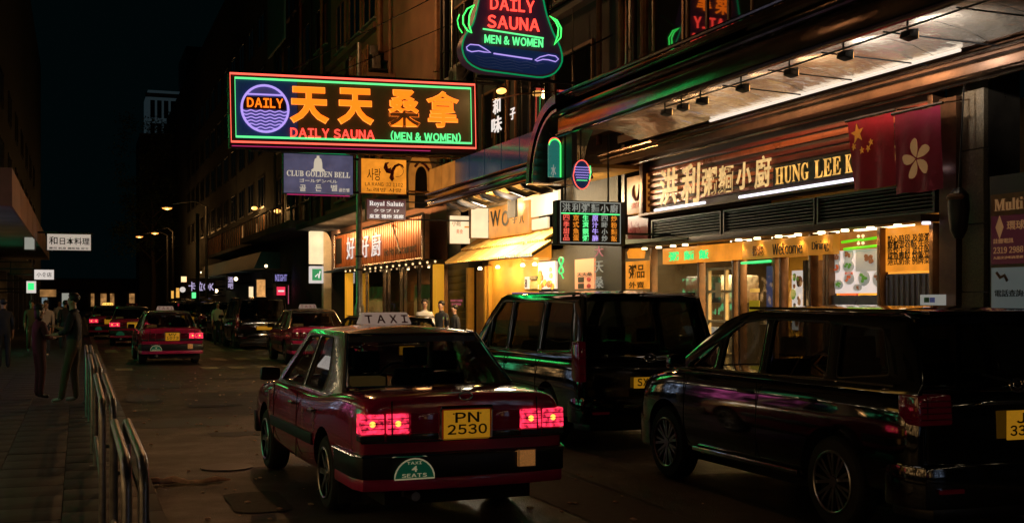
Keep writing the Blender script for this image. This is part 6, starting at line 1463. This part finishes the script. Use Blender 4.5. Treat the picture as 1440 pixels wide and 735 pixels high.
# ------------------------------------------------------------------ lamps over the road
def street_lamps():
    for i, (u, v, Y, hz) in enumerate(((235, 293, 82, 0), (218, 328, 112, 0), (196, 333, 119, 0))):
        x, z = XY(u, Y), ZY(u, v, Y); r = thing('street_lamp', ['nearest lit street lamp, highest of the three small orange ones at left', 'middle lit street lamp, right one of the low pair', 'farthest lit street lamp, left one of the low pair'][i], 'street lamp', (8.2, Y, .1), 0, 'orange street lamps down the road')
        dx = x - 8.2; m = MB(); m.tube([(0, 0, 0), (0, 0, z + .1), (dx * .3, 0, z + .45), (dx * .9, 0, z + .2)], [.12, .08, .06, .04], 8); m.build('pole', g['galvanised steel'], r, smooth=True)
        h = MB(); h.ball((dx, 0, z), .32, 10, 6, (1.4, .8, .35)); h.build('lamp_head', g['dark metal'], r, smooth=True)
        e = MB(); e.ball((dx, 0, z - .08), .30, 10, 6, (1.1, .7, .35)); e.build('lamp_glass', g['sodium'], r, smooth=True); lamp('lamp_light', 'POINT', r, (dx, 0, z - .35), 200, (1, .48, .14), .2)
    # bracket lamp of the near stretch, on the facade of the copper sign restaurant
    for (Y, X, Z_, E, lb) in ((33.6, 5.6, 11.8, 600, 'bracket street lamp on the brown facade above the wide neon sign'), (14, 6.4, 12.5, 80, 'bracket street lamp high on the noodle restaurant facade')):
        r = thing('bracket_lamp', lb, 'street lamp', (XF, Y, Z_))
        m = MB(); m.tube([(0, 0, -1.2), (-1.5, 0, -.1), (X - XF + .2, 0, .15)], [.06, .05, .04], 7); m.build('arm', g['galvanised steel'], r, smooth=True)
        h = MB(); h.ball((X - XF, 0, .12), .3, 10, 6, (1.4, .8, .3)); h.build('lamp_head', g['dark metal'], r, smooth=True); e = MB(); e.ball((X - XF, 0, .04), .26, 10, 6, (1.2, .7, .3)); e.build('lamp_glass', g['sodium'], r, smooth=True)
        lamp('lamp_light', 'POINT', r, (X - XF, 0, -.35), E, (1, .46, .16), .25)
    # grey lamp post between the hanging signs
    Y = 35; X = XY(505, Y); r = thing('lamp_post', 'tall grey steel post standing on the right kerb between the hanging signs', 'lamp post', (X, Y, .1))
    m = MB(); m.lathe([(.20, 0), (.20, .1), (.16, .12), (.16, 1.5), (.105, 1.6), (.085, 6), (.07, 9.5)], 14, 'z'); m.build('post', g['galvanised steel'], r, smooth=True); BOX('door_plate', g['dark metal'], r, -.07, .07, -.172, -.155, .5, 1.1); m = MB(); m.lathe([(.12, 0), (.12, .05)], 12, 'z', (0, 0, 2.6)); m.lathe([(.12, 0), (.12, .05)], 12, 'z', (0, 0, 3.0)); m.build('collar', g['dark metal'], r)
    P = PP('dark_post', 'thin dark pole standing before the far awning', 'post', 62, 278); m = MB(); m.tube([(0, 0, .1), (0, 0, P.z(278, 300))], .09, 8); m.build('pole', g['dark metal'], P.r, smooth=True); MB().lathe([(.14, 0), (.14, .25)], 8, 'z', (0, 0, .1)).build('base', g['dark metal'], P.r)
    for Yq, Xq, lb in ((55, 7.9, 'first traffic light post by the right kerb'),):
        r = thing('traffic_light', 'red traffic light on a post at the right kerb beyond the crossing', 'traffic light', (Xq + .0, 95, .1)); m = MB(); m.tube([(0, 0, 0), (0, 0, 3.4)], .06, 8); m.build('post', g['galvanised steel'], r, smooth=True); b = BOX('housing', g['black'], r, -.17, .17, -.15, .15, 2.4, 3.4, .03)
        for k, mt in enumerate(('black', 'black', 'red lightbox')): m = MB(); m.lathe([(.11, 0), (.11, .02)], 12, 'y', (0, -.175, 2.57 + k * .31)); m.build('lens', g[mt], b)
street_lamps()
def shop_lamps():
    random.seed(21)
    for k in range(9):
        Y = 64 + k * 4.1 + random.uniform(-.6, .6); X = random.uniform(8.9, 9.7); z = random.uniform(2.3, 4.4)
        r = thing('shop_lamp', ['nearest', 'second nearest', 'third nearest', 'fourth nearest', 'middle', 'sixth nearest', 'seventh nearest', 'last but one', 'farthest'][k] + ' of the small lamps hanging in a row past the far awning', 'lamp', (X, Y, 0), 0, 'small lamps over the far right pavement')
        MB().ball((0, 0, z), random.uniform(.07, .15), 8, 6).build('globe', g[random.choice(['bulb warm', 'bulb small', 'sodium dim'])], r); MB().tube([(0, 0, z + .1), (0, .02, z + .6), (1.3, .1, z + .7)], .012, 4).build('cord', g['black'], r)
shop_lamps()
# ------------------------------------------------------------------ people
def person(label, loc, rz, H=1.72, top='cloth dark', legs='cloth jeans', shoes='shoe', J=None, hair=True, glasses=False, group=None, long_hair=False, cut=None):
    J = J or {}
    r = thing('person', label, 'person', loc, rz, group)
    pts = {'pelvis': (0, 0, .95), 'waist': (0, .0, 1.08), 'chest': (0, .01, 1.30), 'collar': (0, 0, 1.43), 'neck': (0, .01, 1.49), 'jaw': (0, .035, 1.565), 'head': (0, .02, 1.64), 'crown': (0, .01, 1.70), 'nose': (0, .115, 1.605)}
    rad = {'pelvis': (.17, .125), 'waist': (.165, .12), 'chest': (.175, .13), 'collar': (.10, .08), 'neck': (.052, .055), 'jaw': (.056, .072), 'head': (.074, .092), 'crown': (.055, .07), 'nose': (.010, .012)}
    ed = [('pelvis', 'waist'), ('waist', 'chest'), ('chest', 'collar'), ('collar', 'neck'), ('neck', 'jaw'), ('jaw', 'head'), ('head', 'crown'), ('head', 'nose')]
    for s, n in ((-1, 'L'), (1, 'R')):
        pts.update({n + 'sh': (s * .165, 0, 1.39), n + 'el': (s * .215, -.02, 1.12), n + 'wr': (s * .225, .06, .88), n + 'pa': (s * .225, .085, .82), n + 'hip': (s * .085, 0, .90), n + 'kn': (s * .10, .03, .50), n + 'an': (s * .10, -.01, .09), n + 'he': (s * .10, .02, .045), n + 'to': (s * .115, .15, .035), n + 'ea': (s * .078, .01, 1.61)})
        rad.update({n + 'sh': (.078, .075), n + 'el': (.058, .056), n + 'wr': (.028, .028), n + 'pa': (.034, .022), n + 'hip': (.105, .105), n + 'kn': (.075, .078), n + 'an': (.058, .06), n + 'he': (.04, .04), n + 'to': (.038, .028), n + 'ea': (.012, .018)})
        ed += [('chest', n + 'sh'), (n + 'sh', n + 'el'), (n + 'el', n + 'wr'), (n + 'wr', n + 'pa'), ('pelvis', n + 'hip'), (n + 'hip', n + 'kn'), (n + 'kn', n + 'an'), (n + 'an', n + 'he'), (n + 'he', n + 'to'), ('head', n + 'ea')]
    pts.update(J)
    for n in ('L', 'R'):
        w_, p = Vector(pts[n + 'wr']), Vector(pts[n + 'pa']); d = (p - w_).normalized(); sdv = Vector((1, 0, 0)); sdv = (sdv - d * sdv.dot(d)).normalized() if abs(d.x) < .9 else Vector((0, 1, 0)); sdv = d.cross(sdv) if abs(d.z) > .6 else sdv
        for k in range(4):
            b = p + sdv * (k - 1.5) * .018 + d * .03; L = (.060, .072, .068, .052)[k]; cu = Vector((0, .3, -.2)) * .02
            for j, q in enumerate((b, b + d * L * .55 + cu * .4, b + d * L + cu * 1.5)):
                pts[f'{n}f{k}{j}'] = tuple(q); rad[f'{n}f{k}{j}'] = (.009, .009)
            ed += [(n + 'pa', f'{n}f{k}0'), (f'{n}f{k}0', f'{n}f{k}1'), (f'{n}f{k}1', f'{n}f{k}2')]
        b = w_ + d * .03 + sdv * .034
        pts[n + 't0'] = tuple(b); pts[n + 't1'] = tuple(b + d * .035 + sdv * .014); rad[n + 't0'] = (.012, .012); rad[n + 't1'] = (.009, .009); ed += [(n + 'wr', n + 't0'), (n + 't0', n + 't1')]
    ks = list(pts); idx = {k: i for i, k in enumerate(ks)}; sc_ = H / 1.76
    me = bpy.data.meshes.new('body'); me.from_pydata([pts[k] for k in ks], [(idx[a], idx[b]) for a, b in ed], [])
    o = bpy.data.objects.new('body', me); COL.objects.link(o); sk = o.modifiers.new('skin', 'SKIN'); sk.use_smooth_shade = True; sk.branch_smoothing = .3
    for k in ks: v = me.skin_vertices[0].data[idx[k]]; v.radius = rad[k]; v.use_root = (k == 'pelvis')
    sb = o.modifiers.new('s', 'SUBSURF'); sb.levels = 1; sb.render_levels = 1
    nm = eval_mesh(o, 'body'); o.modifiers.clear(); o.data = nm; bpy.data.meshes.remove(me)
    for mt in (g['skin'], g[top], g[legs], g[shoes]): nm.materials.append(mt)
    P3 = {k: Vector(pts[k]) for k in ks}
    for f in nm.polygons:
        c = f.center; best = min(P3, key=lambda k: (P3[k] - c).length - rad[k][0] * .5)
        if best in ('jaw', 'head', 'crown', 'nose', 'neck', 'Lea', 'Rea') or best[1:2] in ('f', 't') and best[1:3] != 'to' or best[1:] in ('pa', 'wr'): mi = 0
        elif best in ('pelvis', 'Lhip', 'Rhip', 'Lkn', 'Rkn', 'Lan', 'Ran'): mi = 2
        elif best[1:] in ('he', 'to'): mi = 3
        else: mi = 1
        f.material_index = mi; f.use_smooth = True
    o.parent = r; r.scale = (sc_, sc_, sc_)
    hd = P3['head']
    if hair:
        m = MB(); m.ball((hd.x, hd.y - .022, hd.z + .035), .098, 12, 8, (.93, 1.05, .88)); 
        if long_hair: m.ball((hd.x, hd.y - .05, hd.z - .06), .09, 10, 7, (1.0, .7, 1.6))
        h = m.build('hair', g['hair'], r, smooth=True)
        for v in h.data.vertices:
            if v.co.y > hd.y + .05 and v.co.z < hd.z + .045: v.co.y = hd.y + .03
            v.co += Vector((random.uniform(-.004, .004),) * 3)
    for s in (-1, 1): MB().ball((hd.x + s * .028, hd.y + .088, hd.z - .01), .010, 6, 5).build('eye', g['black'], r)
    MB().box(hd.x - .022, hd.x + .022, hd.y + .078, hd.y + .096, hd.z - .078, hd.z - .068).build('mouth', g['print red'], r)
    if glasses:
        m = MB()
        for s in (-1, 1): m.tube([(hd.x + s * .032 + .024 * math.cos(a), hd.y + .108, hd.z - .008 + .018 * math.sin(a)) for a in [2 * PI * k / 10 for k in range(10)]], .004, 5, closed=True); m.tube([(hd.x + s * .056, hd.y + .105, hd.z - .004), (hd.x + s * .078, hd.y + .01, hd.z)], .003, 4)
        m.build('glasses', g['black'], r)
    return r
def crowd():
    # standing at the railing, facing left, one hand at the chest
    px, py = -.06, 20.6
    person('man in dark jacket standing at the railing, facing left', (px, py, .13), math.radians(75), 1.80, 'cloth dark', 'cloth khaki', 'shoe white',
           {'Rel': (.20, .08, 1.14), 'Rwr': (.12, .26, 1.18), 'Rpa': (.10, .31, 1.20), 'Lel': (-.20, .06, 1.13), 'Lwr': (-.12, .27, 1.08), 'Lpa': (-.10, .32, 1.08), 'Rto': (.13, .17, .035), 'Lkn': (-.11, .10, .52), 'Lan': (-.12, .16, .09), 'Lhe': (-.12, .19, .045), 'Lto': (-.13, .32, .035)})
    person('woman in dark red dress facing the man at the railing', (-.62, 21.6, .13), math.radians(-70), 1.62, 'cloth red', 'cloth red', 'shoe', {'Rel': (.19, .08, 1.12), 'Rwr': (.10, .25, 1.12), 'Rpa': (.08, .30, 1.13)}, long_hair=True)
    person('dark figure standing alone at the far left of the pavement', (-1.72, 31.5, .13), math.radians(10), 1.72, 'cloth dark', 'cloth dark', 'shoe')
    sp = [(-.9, 38, 170, 'cloth white', 'cloth jeans', 'small far walker in a white top on the left pavement'), (-.4, 42, 10, 'cloth dark', 'cloth jeans', 'small far walker in dark clothes left of the man at the railing'), (-1.4, 41, 185, 'cloth khaki', 'cloth khaki', 'small far walker in khaki under the brown board'), (-.7, 50, 175, 'cloth white', 'cloth dark', 'farthest walker in white, between the khaki one and the railing')]
    for (x, y, a, t, l, lb) in sp: person(lb, (x, y, .13), math.radians(a), 1.68, t, l, 'shoe white', {'Lkn': (-.10, .16, .52), 'Lan': (-.1, .20, .10), 'Lhe': (-.1, .22, .05), 'Lto': (-.1, .34, .04), 'Rkn': (.1, -.02, .5), 'Ran': (.1, -.2, .13), 'Rhe': (.1, -.2, .07), 'Rto': (.1, -.08, .035)})
    person('man in glasses and a pale shirt seen over the taxi roof by the yellow post', (XY(597, 28), 28, .10), math.radians(165), 1.74, 'cloth white', 'cloth dark', 'shoe', glasses=True)
    person('man with dark hair and dark shirt right of the man in glasses', (XY(621, 28.6), 28.6, .10), math.radians(120), 1.70, 'cloth dark', 'cloth dark', 'shoe')
    person('stooping person in dark clothes nearest the lit yellow door', (XY(640, 28), 28, .10), math.radians(95), 1.60, 'cloth dark', 'cloth dark', 'shoe')
    for (u, y, t, lb) in ((306, 49, 'cloth white', 'person in a pale top seen between the parked cars, left of the other'), (322, 50, 'cloth khaki', 'person in khaki seen between the parked cars, right of the other')): person(lb, (XY(u, y), y, .0), math.radians(180), 1.74, t, 'cloth dark', 'shoe')
crowd()
# ------------------------------------------------------------------ vehicles in place
def traffic():
    t = make_taxi('near dark red taxi with silver roof and plate PN 2530', (2.80, 11.23, 0), math.radians(2.2), 'taxis on the road'); t.scale = (1.035, 1, 1.035)
    # copies with their own plates
    far = make_taxi('dark red taxi driving away in the middle distance, alone on the lane', (2.42, 36.2, 0), math.radians(1), 'taxis on the road', ('MV', '1073'), True, 'taxi sign glow')
    for ch in far.children:
        if ch.name.startswith('tail_lamp') and ch.matrix_basis is not None:
            if sum(v.co.x for v in ch.data.vertices) < 0: 
                ch.data.materials[0] = g['taillight red']
                for q in list(ch.children):
                    if q.name.startswith('bulb'): bpy.data.objects.remove(q)
    def cp(src, label, loc, rz, cat='taxi', grp='taxis on the road'):
        c = copy_tree(src); c.location = loc; c.rotation_euler = (0, 0, rz); c['label'] = label; c['group'] = grp; return c
    a = cp(t, 'farthest small taxi at left with its amber roof sign lit', (1.35, 60, 0), 0)
    b = cp(t, 'dark far taxi just right of the one with the amber roof sign', (2.1, 51, 0), math.radians(-2))
    for c, mt in ((a, 'taxi sign amber'), (b, 'car dark red')):
        for ch in c.children:
            if ch.name.startswith('roof_sign'): ch.data = ch.data.copy(); ch.data.materials[0] = g[mt]
            if ch.name.startswith('seats_badge') or ch.name.startswith('number_plate'):
                for q in list(ch.children): bpy.data.objects.remove(q)
    d = cp(t, 'dark red taxi parked at the right kerb with its pale roof catching light', (6.35, 34.6, 0), 0, grp='taxis parked at the right kerb')
    for ch in list(d.children):
        if ch.name.startswith('tail_lamp'):
            for q in list(ch.children): bpy.data.objects.remove(q)
            ch.data = ch.data.copy(); ch.data.materials[0] = g['taillight red']
        if ch.name.startswith('number_plate'):
            for q in list(ch.children): bpy.data.objects.remove(q)
    v = thing('van', 'black van with plate SX 88 parked behind the near taxi', 'van', (6.58, 15.35, 0)); make_car(VAN, v); dress_van(v, -2.42, 1.85, (('SX 8885',), (.52, .13), .78, .04), (.80, .895, .80, 1.28)); v.scale = (1.06, 1, 1.02)
    s = thing('people_carrier', 'black people carrier with multi spoke wheels at the right foreground', 'car', (6.5, 9.13, 0)); make_car(SUV, s); dress_van(s, -2.28, 1.72, (('JJ', '3332'), (.34, .215), .885, .05), (.58, .88, .90, 1.12))
    v2 = cp(v, 'black van parked beyond the parked taxi at the right kerb', (6.3, 45.5, 0), 0, 'van', 'dark cars parked along the right kerb'); s2 = cp(s, 'dark car parked beyond the far black van, low roof', (6.35, 53, 0), 0, 'car', 'dark cars parked along the right kerb'); s3 = cp(s, 'dark car far along the kerb, last one before the traffic light', (6.4, 61, 0), 0, 'car', 'dark cars parked along the right kerb')
    v3 = cp(s, 'dark low car parked between the near taxi and the parked taxi, roof lit orange', (6.45, 26.2, 0), 0, 'car', 'dark cars parked along the right kerb'); v3.scale = (.97, .97, .84)
    s4 = cp(s, 'dark car queueing in the lane just right of the far lone taxi', (5.3, 67, 0), 0, 'car', 'dark cars parked along the right kerb'); s5 = cp(v, 'farthest dark van of the row on the right kerb', (6.4, 70, 0), 0, 'van', 'dark cars parked along the right kerb')
    for k, c in enumerate((v2, s2, s3, v3, s4, s5)):
        for ch in list(c.children):
            if ch.name.startswith('number_plate'):
                for q in list(ch.children): bpy.data.objects.remove(q)
    # dim motorcycle parked on the right pavement by the yellow door
    x, y = XY(652, 26.8), 26.8; r = thing('motorcycle', 'dark motorcycle with handlebar showing beside the yellow door', 'motorcycle', (x, y, .1), math.radians(80))
    for yy in (-.62, .62):
        m = MB(); m.tube([(0, yy + .28 * math.cos(q), .30 + .28 * math.sin(q)) for q in [2 * PI * k / 20 for k in range(20)]], .045, 7, closed=True); w_ = m.build('wheel', g['rubber'], r, smooth=True); m = MB(); m.lathe([(.2, -.01), (.2, .01)], 16, 'x', (0, yy, .3)); m.build('rim', g['alloy'], w_)
    m = MB(); m.hexa([(-.14, -.3, .35), (.14, -.3, .35), (.14, .35, .35), (-.14, .35, .35), (-.12, -.25, .72), (.12, -.25, .72), (.12, .35, .78), (-.12, .35, .78)]); m.build('engine', g['dark metal'], r, smooth=True, bevel=.04)
    m = MB(); m.ball((0, .2, .85), .2, 10, 7, (.8, 1.4, .7)); m.build('tank', g['car dark red'], r, smooth=True); BOX('saddle', g['black'], r, -.13, .13, -.62, -.02, .76, .86, .03)
    m = MB(); m.tube([(-.36, .42, 1.08), (-.12, .52, 1.0), (.12, .52, 1.0), (.36, .42, 1.08)], .016, 6); m.tube([(-.06, .50, 1.0), (-.06, .62, .3)], .02, 6); m.tube([(.06, .50, 1.0), (.06, .62, .3)], .02, 6); m.build('handlebar', g['chrome'], r, smooth=True)
    for sd in (-1, 1): m = MB(); m.tube([(sd * .25, .46, 1.05), (sd * .34, .44, 1.22)], .008, 5); m.ball((sd * .36, .44, 1.26), .06, 8, 6, (1.2, .3, .8)); m.build('mirror', g['chrome'], r, smooth=True)
traffic()
